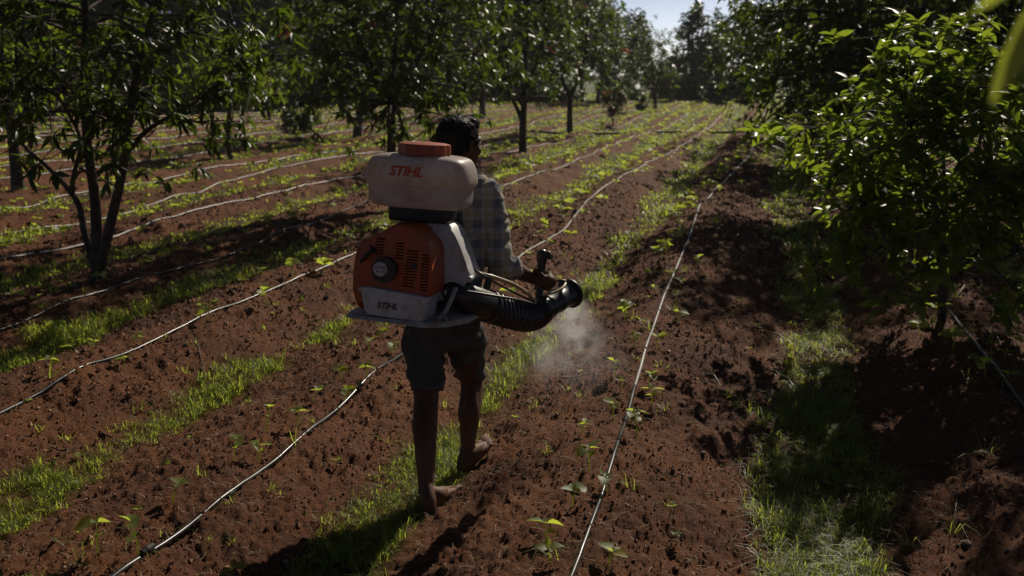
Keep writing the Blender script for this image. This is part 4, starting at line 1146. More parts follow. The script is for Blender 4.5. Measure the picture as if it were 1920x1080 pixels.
# left hand, loosely closed on the hip strap
lf = (wrL - elL).normalized(); lu = ub - lf * lf.z; lu.normalize(); lr = lf.cross(lu)
def Ln(f_, r_, u_): return wrL + lf * f_ + lr * r_ + lu * u_
limb(skin, [wrL, Ln(.035, 0, 0), Ln(.075, 0, 0)], [.027, .034, .034], 4, 14)
for i in range(4):
    u_ = .030 - .020 * i; k = fl[i]
    limb(skin, [Ln(.075, 0, u_), Ln(.105 * k, .002, u_), Ln(.125 * k, .024, u_), Ln(.108 * k, .040, u_), Ln(.090 * k, .036, u_)], [.0115, .0105, .0095, .0088, .0078], 4, 10)
limb(skin, [Ln(.02, .01, .025), Ln(.045, .03, .040), Ln(.075, .045, .034), Ln(.092, .048, .026)], [.015, .0125, .0105, .009], 4, 10)
# legs
def gp(px, py, Y, lift=0.0):
    p = at(px, py, Y); return Vector((p.x, p.y, gz(p.x, p.y) + lift))
hipL, hipR = at(796, 632, 4.32), at(872, 632, 4.34)
knL, knR = at(799, 742, 4.23), at(884, 716, 4.49)
anL, anR = at(800, 922, 4.00), at(877, 848, 4.43)
calfL, calfR = at(797, 800, 4.14), at(881, 772, 4.43)
shL2, shR2 = at(798, 868, 4.06), at(878, 818, 4.42)
limb(skin, [hipL, hipL.lerp(knL, .5), knL, calfL, shL2, anL], [.085, .074, .056, .054, .042, .033], 6, 18)
limb(skin, [hipR, hipR.lerp(knR, .5), knR, calfR, shR2, anR], [.085, .072, .052, .050, .038, .031], 6, 18)
for an_, kn_, cf_, s_ in ((anL, knL, calfL, -1), (anR, knR, calfR, 1)):      # calf, heel cord, ankle bones, knee cap
    limb(skin, [kn_.lerp(cf_, .35) - fb * .022 + rb * (s_ * .008), cf_ - fb * .024 + rb * (s_ * .010), cf_.lerp(an_, .35) - fb * .016], [.034, .040, .026], 5, 14)
    limb(skin, [kn_.lerp(cf_, .45) - fb * .016 - rb * (s_ * .018), cf_.lerp(an_, .08) - fb * .020 - rb * (s_ * .016), cf_.lerp(an_, .45) - fb * .012], [.028, .034, .020], 5, 14)
    limb(skin, [cf_.lerp(an_, .55) - fb * .022, an_ - fb * .026 + ub * .01, an_ - fb * .022 - ub * .03], [.016, .013, .018], 4, 10)
    for q_ in (-1, 1): ellipsoid(skin, an_ + rb * (q_ * .030) + ub * (.004 - .006 * q_ * s_), .012, .014, .014, None, 10, 8)
    ellipsoid(skin, kn_ + fb * .030, .036, .030, .042, None, 14, 10)
def foot_of(acc, heel, toe, an, side, toe_lift):
    """heel and toe points on the ground; side +1 = right foot"""
    f_ = (toe - heel).normalized(); u_ = (ub - f_ * f_.z).normalized(); r_ = f_.cross(u_)
    L = .245
    def P(a, s, h): return heel + f_ * (a * L) + r_ * s + u_ * h
    limb(acc, [an + ub * .02, an.lerp(P(.10, 0, .045), .7), P(.06, 0, .030)], [.031, .033, .029], 4, 14)
    limb(acc, [an, P(.34, 0, .055), P(.55, .0, .036), P(.72, .002 * side, .022)], [.034, .033, .029, .020], 4, 14)
    limb(acc, [P(.06, 0, .024), P(.3, .012 * side, .021), P(.55, .022 * side, .020), P(.70, .028 * side, .017)], [.026, .022, .021, .016], 4, 12)
    limb(acc, [P(.10, 0, .026), P(.4, -.010 * side, .026), P(.72, -.026 * side, .020)], [.025, .021, .021], 4, 12)
    for i in range(5):
        s_ = (-.032 + .0165 * i) * side
        ln = [1.02, 1.0, .965, .92, .86][i]; rr_ = [.0135, .0098, .0092, .0088, .0084][i]
        limb(acc, [P(.70, s_ * .9, .018), P(.70 + (ln - .70) * .55, s_ * 1.08, .020), P(ln - .02, s_ * 1.15, .012)], [rr_ * 1.05, rr_, rr_ * .92], 4, 9)
heelL = gp(803, 966, 3.93, -.006); toeL = gp(846, 931, 4.14, 0)
foot_of(skin, heelL, toeL, anL, -1, 0)
heelR = gp(867, 886, 4.37, -.004); toeR = gp(916, 858, 4.52, .060)
foot_of(skin, heelR, toeR, anR, 1, .05)
solid('body', skin, M['skin'], .0048, 3, man)
for s in (-1, 1):
    acc = ([], []); ellipsoid(acc, Hd(s * .031, .078, .004), .0115, .0115, .0115, HM, 14, 10)
    link('eye', pd_mesh('eye', acc[0], acc[1], M['eye']), man, False)

# hair: a cropped wavy cap with short locks standing off it
acc = ([], [])
ellipsoid(acc, Hd(0, -.024, .034), .086, .101, .088, HM, 40, 28)
ellipsoid(acc, Hd(0, .035, .085), .060, .050, .036, HM, 30, 18)
ellipsoid(acc, Hd(0, -.055, -.020), .064, .052, .062, HM, 30, 18)
def hairw(co):
    p = co * 1.0
    return .006 * (noise(p[:, 0] / .016 + p[:, 2] / .05, p[:, 2] / .014 + p[:, 1] / .03, 41) - .4) + .004 * (noise(p[:, 0] / .007, p[:, 2] / .007 + p[:, 1] / .01, 42) - .5)
hair = solid('hair', acc, M['hair'], .005, 2, man, hairw)
hrng = np.random.default_rng(4)
hv = np.zeros(len(hair.data.vertices) * 3, np.float32); hair.data.vertices.foreach_get('co', hv); hv = hv.reshape(-1, 3)
hn = np.zeros(len(hair.data.vertices) * 3, np.float32); hair.data.vertices.foreach_get('normal', hn); hn = hn.reshape(-1, 3)
top = np.array(hd_up); rel_h = (hv - np.array(hc)) @ top; rel_f = (hv - np.array(hc)) @ np.array(hf)
okm = np.where((rel_h > -.03) & ((rel_f < .05) | (rel_h > .06)))[0]
pick = hrng.choice(okm, 9000)
p0 = hv[pick] - hn[pick] * .003
dirh = norm(hn[pick] * .5 + hrng.normal(0, .5, (len(pick), 3)) + np.array(hf) * .35)
Lh = hrng.uniform(.005, .013, (len(pick), 1)); side = norm(np.cross(dirh, hrng.normal(0, 1, dirh.shape))) * .0008
p1 = p0 + dirh * Lh * .6; p2 = p0 + norm(dirh + hrng.normal(0, .6, dirh.shape)) * Lh
V = np.stack([p0 - side, p0 + side, p1 + side, p1 - side, p2 + side * .4, p2 - side * .4], 1).reshape(-1, 3)
b_ = np.arange(len(pick))[:, None] * 6
ob = link('hair_locks', np_mesh('hair_locks', V, np.concatenate([b_ + np.array([[0, 1, 2, 3]]), b_ + np.array([[3, 2, 4, 5]])]), M['hair']), man, False)
ob['kind'] = 'stuff'

# shirt
sh = ([], [])
loft(sh, [ring(.86, .154, .106), ring(.90, .162, .114), ring(.98, .164, .116), ring(1.12, .178, .122), ring(1.25, .190, .122, .004), ring(1.33, .178, .106), ring(1.385, .125, .082), ring(1.42, .076, .068, .004)], 32)
cuff = elR.lerp(wrR, .30)
limb(sh, [spine(1.34) + rb * .11, shR + ub * .002, shR.lerp(elR, .30) + rb * .004, shR.lerp(elR, .70), elR + ub * .004 - fb * .006, cuff], [.064, .069, .067, .064, .062, .054], 6, 20)
limb(sh, [elR.lerp(wrR, .17), elR.lerp(wrR, .32)], [.056, .054], 3, 20)
limb(sh, [spine(1.34) - rb * .11, shL, shL.lerp(elL, .35), shL.lerp(elL, .75), elL, elL.lerp(wrL, .3)], [.062, .067, .066, .062, .060, .052], 6, 20)
cl = []
for i in range(13):                      # collar standing round the neck
    a = 2 * math.pi * i / 12
    cl.append(nb + rb * (.066 * math.cos(a)) + fb * (.064 * math.sin(a) + .004) + ub * (.016 - .012 * math.sin(a)))
limb(sh, cl, [.014] * 13, 3, 10)
def shirtw(co):
    a = noise(co[:, 0] / .05 + co[:, 2] / .12, co[:, 2] / .035 - co[:, 0] / .08, 51)
    b__ = noise(co[:, 0] / .022 - co[:, 2] / .05, co[:, 2] / .018 + co[:, 1] / .03, 52)
    return .014 * (np.abs(a - .5) * 2 - .45) + .006 * (b__ - .5)
solid('shirt', sh, M['shirt'], .007, 3, man, shirtw)
# rolled cuff, shoulder seam
acc = ([], []); ca = (wrR - elR).normalized()
sweep([cuff - ca * .018, cuff - ca * .016, cuff + ca * .012, cuff + ca * .014], [.052, .058, .0575, .050], 24, acc[0], acc[1])
link('cuff', pd_mesh('cuff', acc[0], acc[1], M['shirt']), man, False)
# shorts
so = ([], [])
loft(so, [ring(.66, .120, .085), ring(.70, .165, .112), ring(.78, .178, .124), ring(.85, .172, .120), ring(.885, .166, .116)], 32)
hemL, hemR = at(799, 733, 4.24), at(884, 700, 4.49)
def leg_of(h, k, r0, r1):
    d_ = (k - h).normalized()
    a_ = (rb - d_ * rb.dot(d_)).normalized(); c_ = d_.cross(a_)
    loft(so, [(h - d_ * .05, a_ * r0, c_ * r0), (h.lerp(k, .3), a_ * r0, c_ * r0), (h.lerp(k, .65), a_ * (r0 * .45 + r1 * .55), c_ * (r0 * .45 + r1 * .55)), (k, a_ * r1, c_ * r1)], 24)
leg_of(hipL, hemL, .094, .074); leg_of(hipR, hemR, .094, .068)
def shortw(co):
    a = noise(co[:, 0] / .07 + co[:, 2] / .10, co[:, 2] / .07 - co[:, 0] / .09, 61); b__ = noise(co[:, 0] / .025, co[:, 2] / .03, 62)
    return .019 * (np.abs(a - .5) * 2 - .45) + .007 * (b__ - .5)
solid('shorts', so, M['shorts'], .007, 3, man, shortw)

# ------------------------------------------------------------------ the backpack sprayer
PO = at(765, 601, 3.96)
pack = empty('backpack_sprayer', PO, 'motorised backpack mist blower with white tank and orange engine cover, worn by the man', 'sprayer')
PR = Matrix.Rotation(R(-13), 4, 'Z') @ Matrix.Rotation(R(2.6), 4, 'Y') @ Matrix.Rotation(R(-2), 4, 'X')
pack.matrix_world = Matrix.Translation(PO) @ PR
bpy.context.view_layer.update()
PRI = (Matrix.Translation(PO) @ PR).inverted()
def part(name, me_, parent=pack): return link(name, me_, parent)
def bm_mesh(bm, name, material, smooth=True):
    me_ = bpy.data.meshes.new(name); bmesh.ops.recalc_face_normals(bm, faces=bm.faces); bm.to_mesh(me_); bm.free()
    me_.materials.append(material)
    if smooth:
        me_.polygons.foreach_set('use_smooth', [True] * len(me_.polygons))
        me_.set_sharp_from_angle(angle=R(38))
    return me_
def rbox(name, c, s, bev, material, parent=pack, seg=3, taper=1.0):
    bm = bmesh.new(); bmesh.ops.create_cube(bm, size=1)
    for v in bm.verts:
        k_ = taper if v.co.z < 0 else 1.0
        v.co = Vector((v.co.x * s[0] * k_, v.co.y * s[1] * k_, v.co.z * s[2]))
    if bev: bmesh.ops.bevel(bm, geom=list(bm.edges), offset=bev, segments=seg, affect='EDGES', profile=.5)
    bmesh.ops.translate(bm, verts=bm.verts, vec=Vector(c))
    return part(name, bm_mesh(bm, name, material), parent)
def prism_mesh(name, pts, y0, y1, bev, material, smooth_pts=0, back_scale=1.0):
    if smooth_pts:
        n_ = len(pts); Q = []
        for i in range(n_):
            p0_, p1_, p2_, p3_ = (np.array(pts[(i + j - 1) % n_], float) for j in range(4))
            for s_ in range(smooth_pts):
                t_ = s_ / smooth_pts
                Q.append(.5 * (2 * p1_ + (p2_ - p0_) * t_ + (2 * p0_ - 5 * p1_ + 4 * p2_ - p3_) * t_ ** 2 + (-p0_ + 3 * p1_ - 3 * p2_ + p3_) * t_ ** 3))
        pts = Q
    cx_ = sum(p[0] for p in pts) / len(pts); cz_ = sum(p[1] for p in pts) / len(pts)
    bm = bmesh.new()
    a = [bm.verts.new((p[0], y0, p[1])) for p in pts]
    c_ = [bm.verts.new((cx_ + (p[0] - cx_) * back_scale, y1, cz_ + (p[1] - cz_) * back_scale)) for p in pts]
    f0 = bm.faces.new(a); bm.faces.new(c_[::-1])
    for i in range(len(pts)):
        j = (i + 1) % len(pts); bm.faces.new((a[j], a[i], c_[i], c_[j]))
    if bev: bmesh.ops.bevel(bm, geom=list(f0.edges), offset=bev, segments=3, affect='EDGES', profile=.5)
    return bm_mesh(bm, name, material)
def cyl(name, c, r, y0, y1, bev, material, parent=pack, seg=40):
    pts = [(c[0] + r * math.cos(2 * math.pi * i / seg), c[1] + r * math.sin(2 * math.pi * i / seg)) for i in range(seg)]
    return part(name, prism_mesh(name, pts, y0, y1, bev, material), parent)
def px2(px, py): return (((px - 765) / 466 + .217) * .93 - .217, (601 - py) / 471)
def text_mesh(name, s, size, loc, material, shear=.22, parent=pack, depth=.0008, bold=.012, width=1.0):
    cu = bpy.data.curves.new(name, 'FONT'); cu.body = s; cu.size = size; cu.align_x = 'CENTER'; cu.align_y = 'CENTER'
    cu.shear = shear; cu.offset = bold * size; cu.extrude = depth; cu.resolution_u = 3
    o = temp_obj(cu); dg = bpy.context.evaluated_depsgraph_get(); dg.update()
    me_ = bpy.data.meshes.new_from_object(o.evaluated_get(dg)); bpy.data.objects.remove(o)
    me_.name = name
    me_.transform(Matrix.Translation(loc) @ Matrix.Rotation(R(90), 4, 'X') @ Matrix.Diagonal((width, 1, 1, 1)))
    me_.materials.clear(); me_.materials.append(material)
    return part(name, me_, parent)

# chemical tank
acc = ([], [])
X, Yv = Vector((1, 0, 0)), Vector((0, 1, 0))
TZ = [(.450, .10, .06), (.453, .180, .095), (.466, .205, .118), (.49, .212, .125), (.532, .214, .127), (.541, .217, .130), (.552, .226, .138), (.575, .229, .140), (.615, .222, .137), (.645, .209, .128), (.662, .190, .114), (.670, .155, .092), (.673, .11, .07)]
loft(acc, [(Vector((-.006, .135, .45 + (z - .45) * .965)), X * a * .965, Yv * d_) for z, a, d_ in TZ], 48, 3, 4.2)
tank = part('tank', pd_mesh('tank', acc[0], acc[1], M['tank']))
text_mesh('lettering', 'STIHL', .054, (-.030, -.0055, .600), M['inkred'], .28, tank, bold=.035, width=1.0)
cp = Vector((.004, .125, 0))
acc = ([], [])
sweep([cp + ub * z for z in (.645, .668)], [.085, .085], 40, acc[0], acc[1])
part('tank_neck', pd_mesh('tank_neck', acc[0], acc[1], M['tank']))
bm = bmesh.new()
ns = 72; prof = [(.664, .104), (.668, .109), (.702, .107), (.708, .103), (.712, .088), (.713, .0)]
vr = []
for z, r_ in prof[:-1]:
    vr.append([bm.verts.new((cp.x + (r_ - (.005 if (i // 3) % 2 else 0) * (z < .705)) * math.cos(2 * math.pi * i / ns), cp.y + (r_ - (.005 if (i // 3) % 2 else 0) * (z < .705)) * math.sin(2 * math.pi * i / ns), z)) for i in range(ns)])
for i in range(len(vr) - 1):
    for j in range(ns): bm.faces.new((vr[i][j], vr[i][(j + 1) % ns], vr[i + 1][(j + 1) % ns], vr[i + 1][j]))
bm.faces.new(vr[-1]); bm.faces.new(vr[0][::-1])
part('tank_cap', bm_mesh(bm, 'tank_cap', M['orange']))
# black saddle under the tank
rbox('tank_saddle', (-.005, .17, .425), (.25, .17, .068), .012, M['black'])
rbox('saddle_rib', (-.005, .082, .432), (.235, .012, .012), .003, M['black'])
rbox('saddle_rib', (-.005, .082, .412), (.235, .012, .010), .003, M['black'])
# back frame against the man
part('back_frame', prism_mesh('back_frame', [px2(*p) for p in ((722, 398), (838, 400), (846, 470), (850, 585), (835, 600), (715, 596), (712, 470))], .262, .285, .006, M['strap'], 0))
# blower housing behind the engine cover
H_ = [(724, 424), (742, 411), (772, 407), (800, 413), (833, 420), (851, 440), (867, 470), (879, 500), (888, 520), (866, 534), (848, 552), (832, 566), (760, 575), (700, 560), (690, 480)]
part('blower_housing', prism_mesh('blower_housing', [px2(*p) for p in H_], .105, .255, .022, M['white'], 3, 1.0))
for p in ((853, 462), (885, 518), (838, 548)):
    x_, z_ = px2(*p); cyl('housing_lug', (x_, z_), .011, .088, .13, .003, M['white'], seg=16)
# engine cover with its slots
E_ = [(686, 582), (671, 573), (664, 545), (665, 505), (669, 475), (677, 452), (690, 444), (712, 441), (735, 421), (752, 416), (783, 417), (797, 424), (806, 436), (822, 449), (828, 470), (830, 510), (831, 540), (820, 545), (760, 543), (705, 537), (690, 541)]
ecov = prism_mesh('engine_cover', [px2(*p) for p in E_], -.062, .115, .016, M['orange'], 2)
slots = []
def slot_col(x0, x1, ya, yb, n_, sk=0.0):
    for i in range(n_):
        y_ = ya + (yb - ya) * i / (n_ - 1)
        d_ = sk * i
        slots.append((x0 - d_, x1 - d_, y_))
slot_col(712, 730, 447, 474, 6, .6); slot_col(753, 771, 450, 478, 6, .5); slot_col(776, 800, 461, 528, 13, .6); slot_col(806, 823, 465, 531, 13, .1)
bm = bmesh.new()
for x0_, x1_, y_ in slots:
    a, z_ = px2(x0_, y_ + .06 * (x0_ - 765)); c_, _ = px2(x1_, y_)
    r_ = bmesh.ops.create_cube(bm, size=1)
    for v in r_['verts']: v.co = Vector(((a + c_) / 2 + v.co.x * (c_ - a), -.05 + v.co.y * .06, z_ + v.co.z * .0058))
cut = bpy.data.meshes.new('cut'); bm.to_mesh(cut); bm.free()
co_ = temp_obj(cut)
ecov = baked(ecov, [('BOOLEAN', dict(object=co_, operation='DIFFERENCE', solver='EXACT'))])
bpy.data.objects.remove(co_)
ecov.name = 'engine_cover'
if len(ecov.polygons) < 60: raise RuntimeError('boolean')
eng = part('engine_cover', ecov)
rbox('engine_block', (-.01, .03, .24), (.17, .05, .18), .004, M['black'])
# dark window of the muffler grille
x_, z_ = px2(792, 490); rbox('grille_window', (x_, -.063, z_), (.024, .004, .026), .001, M['black'], eng)
# starter
x_, z_ = px2(734, 500)
st = cyl('starter_cover', (x_, z_), .051, -.094, -.058, .014, M['black'])
cyl('starter_badge', (x_ - .014, z_ + .004), .029, -.0965, -.090, .002, M['white'], st)
text_mesh('badge_lettering', 'STIHL', .0185, (x_ - .014, -.0972, z_ + .010), M['inkblack'], .25, st, .0005)
text_mesh('badge_lettering', 'SR 450', .0140, (x_ - .014, -.0972, z_ - .006), M['inkblack'], .25, st, .0005, .006)
acc = ([], []); a = Vector((*px2(684, 488), 0)); c_ = Vector((*px2(706, 466), 0))
sweep([(a.x, -.082, a.y), (a.x * .5 + c_.x * .5, -.086, a.y * .5 + c_.y * .5), (c_.x, -.078, c_.y), (c_.x + .01, -.066, c_.y + .006)], [.0085, .0085, .008, .004], 10, acc[0], acc[1])
part('starter_grip', pd_mesh('starter_grip', acc[0], acc[1], M['black']))
acc = ([], []); sweep([(c_.x + .004, -.074, c_.y + .002), (c_.x + .035, -.085, c_.y - .03)], .0025, 6, acc[0], acc[1]); sweep([(c_.x + .004, -.07, c_.y + .002), (c_.x - .015, -.06, c_.y + .016)], .006, 8, acc[0], acc[1])
part('starter_cord', pd_mesh('starter_cord', acc[0], acc[1], M['black']))
# fuel tank
F_ = [(682, 541), (700, 538), (790, 545), (822, 549), (817, 590), (812, 594), (700, 589), (697, 583), (690, 562)]
fuel = part('fuel_tank', prism_mesh('fuel_tank', [px2(*p) for p in F_], -.085, .085, .009, M['white'], 0))
part('tank_rim', prism_mesh('tank_rim', [px2(*p) for p in ((680, 538), (702, 535), (790, 542), (824, 546), (823, 552), (790, 548), (702, 541), (682, 544))], -.090, .09, .002, M['white'], 0), fuel)
text_mesh('tank_lettering', 'STIHL', .034, (*[px2(742, 569)[0], -.0862], px2(742, 569)[1] + .002), M['inkblack'], .28, fuel, .0006, .03)
x_, z_ = px2(694, 534)
acc = ([], []); sweep([(x_, -.03, z_ - .01), (x_, -.03, z_ + .012)], .026, 20, acc[0], acc[1]); part('fuel_cap', pd_mesh('fuel_cap', acc[0], acc[1], M['black']))
# base plate and side bracket
bm = bmesh.new()
bp = [(-.235, -.085), (-.20, -.105), (.10, -.10), (.175, -.05), (.235, .06), (.25, .20), (.24, .29), (-.18, .29), (-.235, .20), (-.245, 0)]
lo_ = [bm.verts.new((x_, y_, .0 if x_ > -.2 else .010)) for x_, y_ in bp]; hi_ = [bm.verts.new((x_, y_, .020)) for x_, y_ in bp]
bm.faces.new(lo_[::-1]); f_ = bm.faces.new(hi_)
for i in range(len(bp)): bm.faces.new((lo_[i], lo_[(i + 1) % len(bp)], hi_[(i + 1) % len(bp)], hi_[i]))
bmesh.ops.bevel(bm, geom=list(f_.edges), offset=.006, segments=2, affect='EDGES')
part('base_plate', bm_mesh(bm, 'base_plate', M['plate']))
acc = ([], []); sweep(catmull([(.13, -.02, .02), (.155, -.01, .05), (.172, .02, .10), (.178, .06, .14)], 4), .010, 8, acc[0], acc[1]); part('side_bracket', pd_mesh('side_bracket', acc[0], acc[1], M['plate']))
acc = ([], []); sweep(catmull([(.150, -.05, .02), (.152, -.055, .035), (.163, -.05, .045), (.175, -.045, .035), (.176, -.045, .018)], 4), .0035, 6, acc[0], acc[1]); part('hook_ring', pd_mesh('hook_ring', acc[0], acc[1], M['plate']))

def inpack(p): return PRI @ Vector(p)
# black elbow, ribbed hose, nozzle tube (in world points, carried to the pack frame)
EL = [at(842, 535, 4.10), at(860, 551, 4.06), at(886, 563, 4.09), at(916, 574, 4.17)]
acc = ([], []); sweep([inpack(p) for p in catmull(EL, 6)], list(np.linspace(.058, .066, 19)), 24, acc[0], acc[1])
sweep([inpack(p) for p in (EL[-1] - (EL[-1] - EL[-2]).normalized() * .012, EL[-1] + (EL[-1] - EL[-2]).normalized() * .012)], [.071, .071], 24, acc[0], acc[1])
part('outlet_elbow', pd_mesh('outlet_elbow', acc[0], acc[1], M['black']))
PT = catmull([EL[-1], at(950, 586, 4.25), at(984, 595, 4.33), at(1007, 590, 4.39), at(1021, 577, 4.42)], 45)
nP = len(PT); rr = []; rings_ = 17
for i in range(nP):
    t = i / (nP - 1); ph = t * rings_
    base = .068 - .010 * t
    rr.append(base + .0075 * (max(0.0, math.sin(ph * 2 * math.pi)) ** .6 - .5) * (.03 < t < .94))
acc = ([], []); sweep([inpack(p) for p in PT], rr, 28, acc[0], acc[1]); part('ribbed_hose', pd_mesh('ribbed_hose', acc[0], acc[1], M['rubber']))
NZ0, NZ1 = at(1011, 583, 4.40), at(1070, 549, 4.60)
nd = (NZ1 - NZ0).normalized()
def nz(t): return inpack(NZ0.lerp(NZ1, t))
acc = ([], []); ts = [0, .2, .22, .26, .28, .5, .52, .57, .59, .80, .82, .93, .94, 1.0, 1.001, .97]
rs = [.055, .055, .059, .059, .054, .054, .0565, .0565, .054, .0545, .057, .057, .070, .071, .062, .05]
sweep([nz(t) for t in ts], rs, 32, acc[0], acc[1], cap=False)
nzm = pd_mesh('nozzle_tube', acc[0], acc[1], M['black']); nzm.set_sharp_from_angle(angle=R(30)); part('nozzle_tube', nzm)
acc = ([], []); sweep([nz(.955), nz(.985)], [.0715, .0715], 32, acc[0], acc[1]); part('nozzle_ring', pd_mesh('nozzle_ring', acc[0], acc[1], M['black']))
acc = ([], []); sweep([nz(.88), nz(.90)], [.012, .012], 12, acc[0], acc[1]); sweep([nz(.90), nz(1.02)], [.045, .02], 20, acc[0], acc[1]); part('spray_diffuser', pd_mesh('spray_diffuser', acc[0], acc[1], M['black']))
# control handle
acc = ([], [])
hbase = NZ0.lerp(NZ1, .12)
sweep([inpack(p) for p in (hbase, HB.lerp(HT, .05), HB.lerp(HT, .3), HB.lerp(HT, .62), HB.lerp(HT, .92), HB.lerp(HT, 1.0), HT + hax * .02, HT + hax * .040, HT + hax * .050)], [.030, .024, .0185, .0185, .019, .024, .0265, .022, .012], 18, acc[0], acc[1])
hand = part('control_handle', pd_mesh('control_handle', acc[0], acc[1], M['black']))
acc = ([], []); q = HT + hax * .030
sweep([inpack(q + rb * .012), inpack(q + rb * .030 + hax * .004), inpack(q + rb * .034 - hax * .024)], [.010, .011, .007], 10, acc[0], acc[1]); part('throttle_lever', pd_mesh('throttle_lever', acc[0], acc[1], M['black']), hand)
acc = ([], []); q = NZ0.lerp(NZ1, .72) + ub * .058
sweep([inpack(q - ub * .02), inpack(q + ub * .02)], .008, 10, acc[0], acc[1]); sweep([inpack(q + ub * .022 - rb * .022), inpack(q + ub * .022 + rb * .022)], [.006, .006], 8, acc[0], acc[1]); part('dosage_valve', pd_mesh('dosage_valve', acc[0], acc[1], M['black']))
# hoses and cable
def hose(name, pts, r, material):
    acc = ([], []); sweep([inpack(p) for p in catmull(pts, 8)], r, 10, acc[0], acc[1]); part(name, pd_mesh(name, acc[0], acc[1], material))
hose('liquid_hose', [at(868, 500, 4.20), at(885, 509, 4.12), at(905, 514, 4.10), at(930, 521, 4.12), at(962, 533, 4.20), at(988, 549, 4.28), at(1001, 562, 4.33), at(1003, 570, 4.36)], .0085, M['hose'])
hose('nozzle_hose', [at(1018, 553, 4.40), at(1036, 549, 4.43), at(1053, 541, 4.47), at(1060, 532, 4.52), at(1056, 526, 4.58), at(1044, 526, 4.62), at(1034, 532, 4.62), at(1026, 543, 4.58)], .0062, M['hose'])
hose('throttle_cable', [at(872, 496, 4.16), at(900, 512, 4.08), at(930, 531, 4.12), at(965, 549, 4.20), at(1000, 566, 4.34), at(1006, 570, 4.40)], .0045, M['black'])
hose('control_cable', [at(834, 541, 3.98), at(880, 547, 3.99), at(935, 556, 4.06), at(975, 563, 4.16), at(1000, 570, 4.32), at(1008, 576, 4.40)], .0055, M['black'])
# straps: over the shoulders, down the sides to the base
def strapm(name, pts, w, th):
    P, fr = frames([inpack(p) for p in catmull(pts, 6)])
    V, F = [], []
    for p, (t, n_, b__) in zip(P, fr):
        for s_, h_ in ((-1, -1), (1, -1), (1, 1), (-1, 1)): V.append(tuple(p + b__ * (s_ * w / 2) + n_ * (h_ * th / 2)))
    for i in range(len(P) - 1):
        for j in range(4):
            k = (j + 1) % 4; F.append((i * 4 + j, i * 4 + k, i * 4 + 4 + k, i * 4 + 4 + j))
    part(name, pd_mesh(name, V, F, M['strap'], False))
for s_ in (1, -1):
    S = lambda r_, f_, z: spine(z) + rb * (s_ * r_) + fb * f_
    strapm('shoulder_strap', [S(.09, -.135, 1.30), S(.095, -.125, 1.37), S(.098, -.06, 1.418), S(.10, .03, 1.415), S(.105, .115, 1.34), S(.125, .140, 1.22), S(.165, .11, 1.08), S(.190, .02, .98), S(.185, -.08, .90), S(.15, -.14, .86)], .042, .006)

# ------------------------------------------------------------------ spray mist
m = bpy.data.materials.new('mist'); m.use_nodes = True; nt = m.node_tree
for n_ in list(nt.nodes):
    if n_.type == 'BSDF_PRINCIPLED': nt.nodes.remove(n_)
pv = N(nt, 'ShaderNodeVolumePrincipled'); pv.inputs['Color'].default_value = (.95, .95, .97, 1); pv.inputs['Anisotropy'].default_value = .45
tc = N(nt, 'ShaderNodeTexCoord')
tn = N(nt, 'ShaderNodeTexNoise'); tn.inputs['Distortion'].default_value = .6; tn.inputs['Scale'].default_value = 10; tn.inputs['Detail'].default_value = 4; nt.links.new(tc.outputs['Object'], tn.inputs['Vector'])
MC0, MC1 = at(1080, 554, 4.66), at(1066, 715, 4.70)
spm = N(nt, 'ShaderNodeSeparateXYZ'); nt.links.new(tc.outputs['Object'], spm.inputs[0])
def mth(op, a, b_=None, c_=None):
    n_ = N(nt, 'ShaderNodeMath', operation=op)
    for i_, v_ in enumerate((a, b_, c_)):
        if v_ is None: continue
        if isinstance(v_, (int, float)): n_.inputs[i_].default_value = v_
        else: nt.links.new(v_, n_.inputs[i_])
    return n_.outputs[0]
ax_ = MC1 - MC0
tt = mth('MAXIMUM', mth('DIVIDE', spm.outputs['Z'], ax_.z), 0.0)             # 0 at the nozzle, 1 at the soil
dx_ = mth('SUBTRACT', spm.outputs['X'], mth('MULTIPLY', tt, ax_.x)); dy_ = mth('SUBTRACT', spm.outputs['Y'], mth('MULTIPLY', tt, ax_.y))
rr_ = mth('SQRT', mth('ADD', mth('MULTIPLY', dx_, dx_), mth('MULTIPLY', dy_, dy_)))
rel_ = mth('DIVIDE', rr_, mth('MULTIPLY_ADD', mth('POWER', tt, .8), .36, .05))
fr_ = ramp(nt, [(.0, (1, 1, 1)), (.35, (.62, .62, .62)), (.7, (.14, .14, .14)), (.95, (0, 0, 0))], rel_)
ft_ = ramp(nt, [(.0, (.5, .5, .5)), (.12, (1, 1, 1)), (.35, (.62, .62, .62)), (.7, (.30, .30, .30)), (.98, (.02, .02, .02))], tt)
fo = mth('MULTIPLY', fr_, ft_)
nz_ = ramp(nt, [(.45, (.02, .02, .02)), (.72, (1, 1, 1))], tn.outputs[0])
mm = N(nt, 'ShaderNodeMath', operation='MULTIPLY'); nt.links.new(fo, mm.inputs[0]); nt.links.new(nz_, mm.inputs[1])
mm2 = N(nt, 'ShaderNodeMath', operation='MULTIPLY'); nt.links.new(mm.outputs[0], mm2.inputs[0]); mm2.inputs[1].default_value = 17.0
nt.links.new(mm2.outputs[0], pv.inputs['Density'])
nt.links.new(pv.outputs[0], nt.nodes['Material Output'].inputs['Volume'])
acc = ([], [])
def prof_m(t): return .06 + .40 * t ** .8
axis = (MC1 - MC0)
loft(acc, [((MC0 + axis * t) - MC0, Vector((1, 0, 0)) * prof_m(t) * k_, Vector((0, 1, 0)) * prof_m(t) * k_ * .9) for t, k_ in ((0, .4), (.1, 1), (.4, 1), (.75, 1), (1.0, .95), (1.12, .6))], 24, 3)
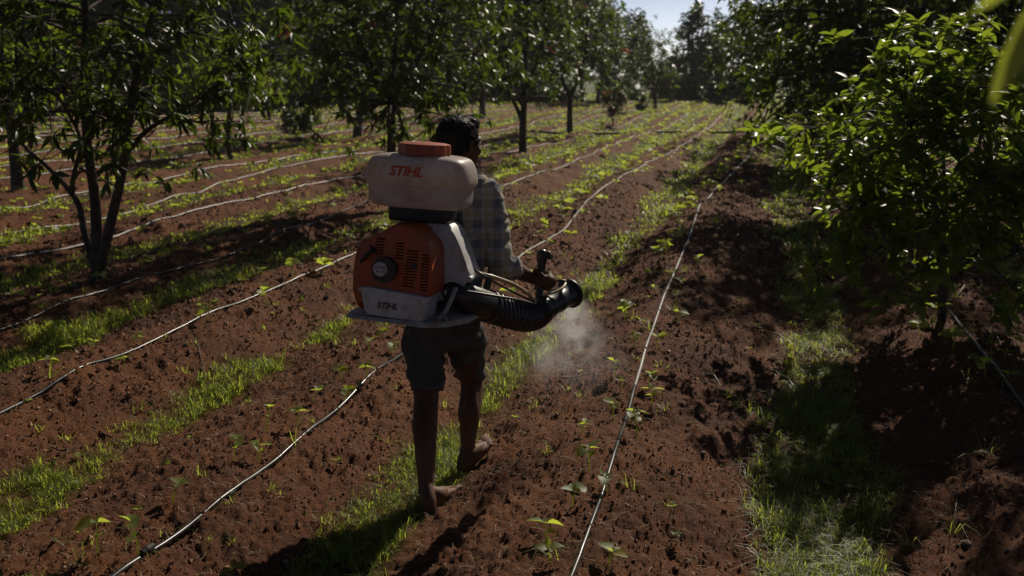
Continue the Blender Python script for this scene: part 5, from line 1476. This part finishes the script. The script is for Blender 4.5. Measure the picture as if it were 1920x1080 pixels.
bm = bmesh.new(); bm.from_mesh(pd_mesh('spray', acc[0], acc[1], m)); mist = link('spray_mist', bm_mesh(bm, 'spray_mist', m)); mist.location = MC0
tag(mist, 'white cloud of fine spray below the nozzle, lit from behind', 'mist', kind='stuff')
mrng = np.random.default_rng(6)
n = 1500
t = mrng.uniform(0, 1, n) ** .8
rd = prof_m(t) * np.abs(mrng.normal(0, .5, n)); az = mrng.uniform(0, 6.28, n)
c0 = np.array(MC0)[None] + t[:, None] * np.array(axis)[None]
pp = c0 + np.stack([np.cos(az) * rd, np.sin(az) * rd * .9, mrng.normal(0, .03, n)], 1)
tet = np.array([(1, 1, 1), (-1, -1, 1), (-1, 1, -1), (1, -1, -1)]) * .0006
V = (pp[:, None] + tet[None] * mrng.uniform(.5, 1.3, (n, 1, 1))).reshape(-1, 3)
F = (np.array([(0, 1, 2), (0, 3, 1), (0, 2, 3), (1, 3, 2)])[None] + (np.arange(n) * 4)[:, None, None]).reshape(-1, 3)
M['drop'] = simple('droplet', (.75, .76, .78), (.8, .8, .82), 10, .15)
tag(link('spray_droplets', np_mesh('spray_droplets', V, F, M['drop'], True)), 'tiny bright droplets drifting in the spray cloud', 'droplets', kind='stuff')

# ------------------------------------------------------------------ thin warm air between the trees
hz_m = bpy.data.materials.new('haze'); hz_m.use_nodes = True; nt = hz_m.node_tree
for n_ in list(nt.nodes):
    if n_.type == 'BSDF_PRINCIPLED': nt.nodes.remove(n_)
pv = N(nt, 'ShaderNodeVolumePrincipled'); pv.inputs['Color'].default_value = (.93, .95, 1, 1); pv.inputs['Density'].default_value = HAZE; pv.inputs['Anisotropy'].default_value = .2
nt.links.new(pv.outputs[0], nt.nodes['Material Output'].inputs['Volume'])
bm = bmesh.new(); bmesh.ops.create_cube(bm, size=1)
for v in bm.verts: v.co = Vector((v.co.x * 9000, v.co.y * 9000, -2.0 if v.co.z < 0 else 17.0))
tag(link('haze', bm_mesh(bm, 'haze', hz_m, False)), 'thin morning haze over the field', 'haze', kind='stuff')
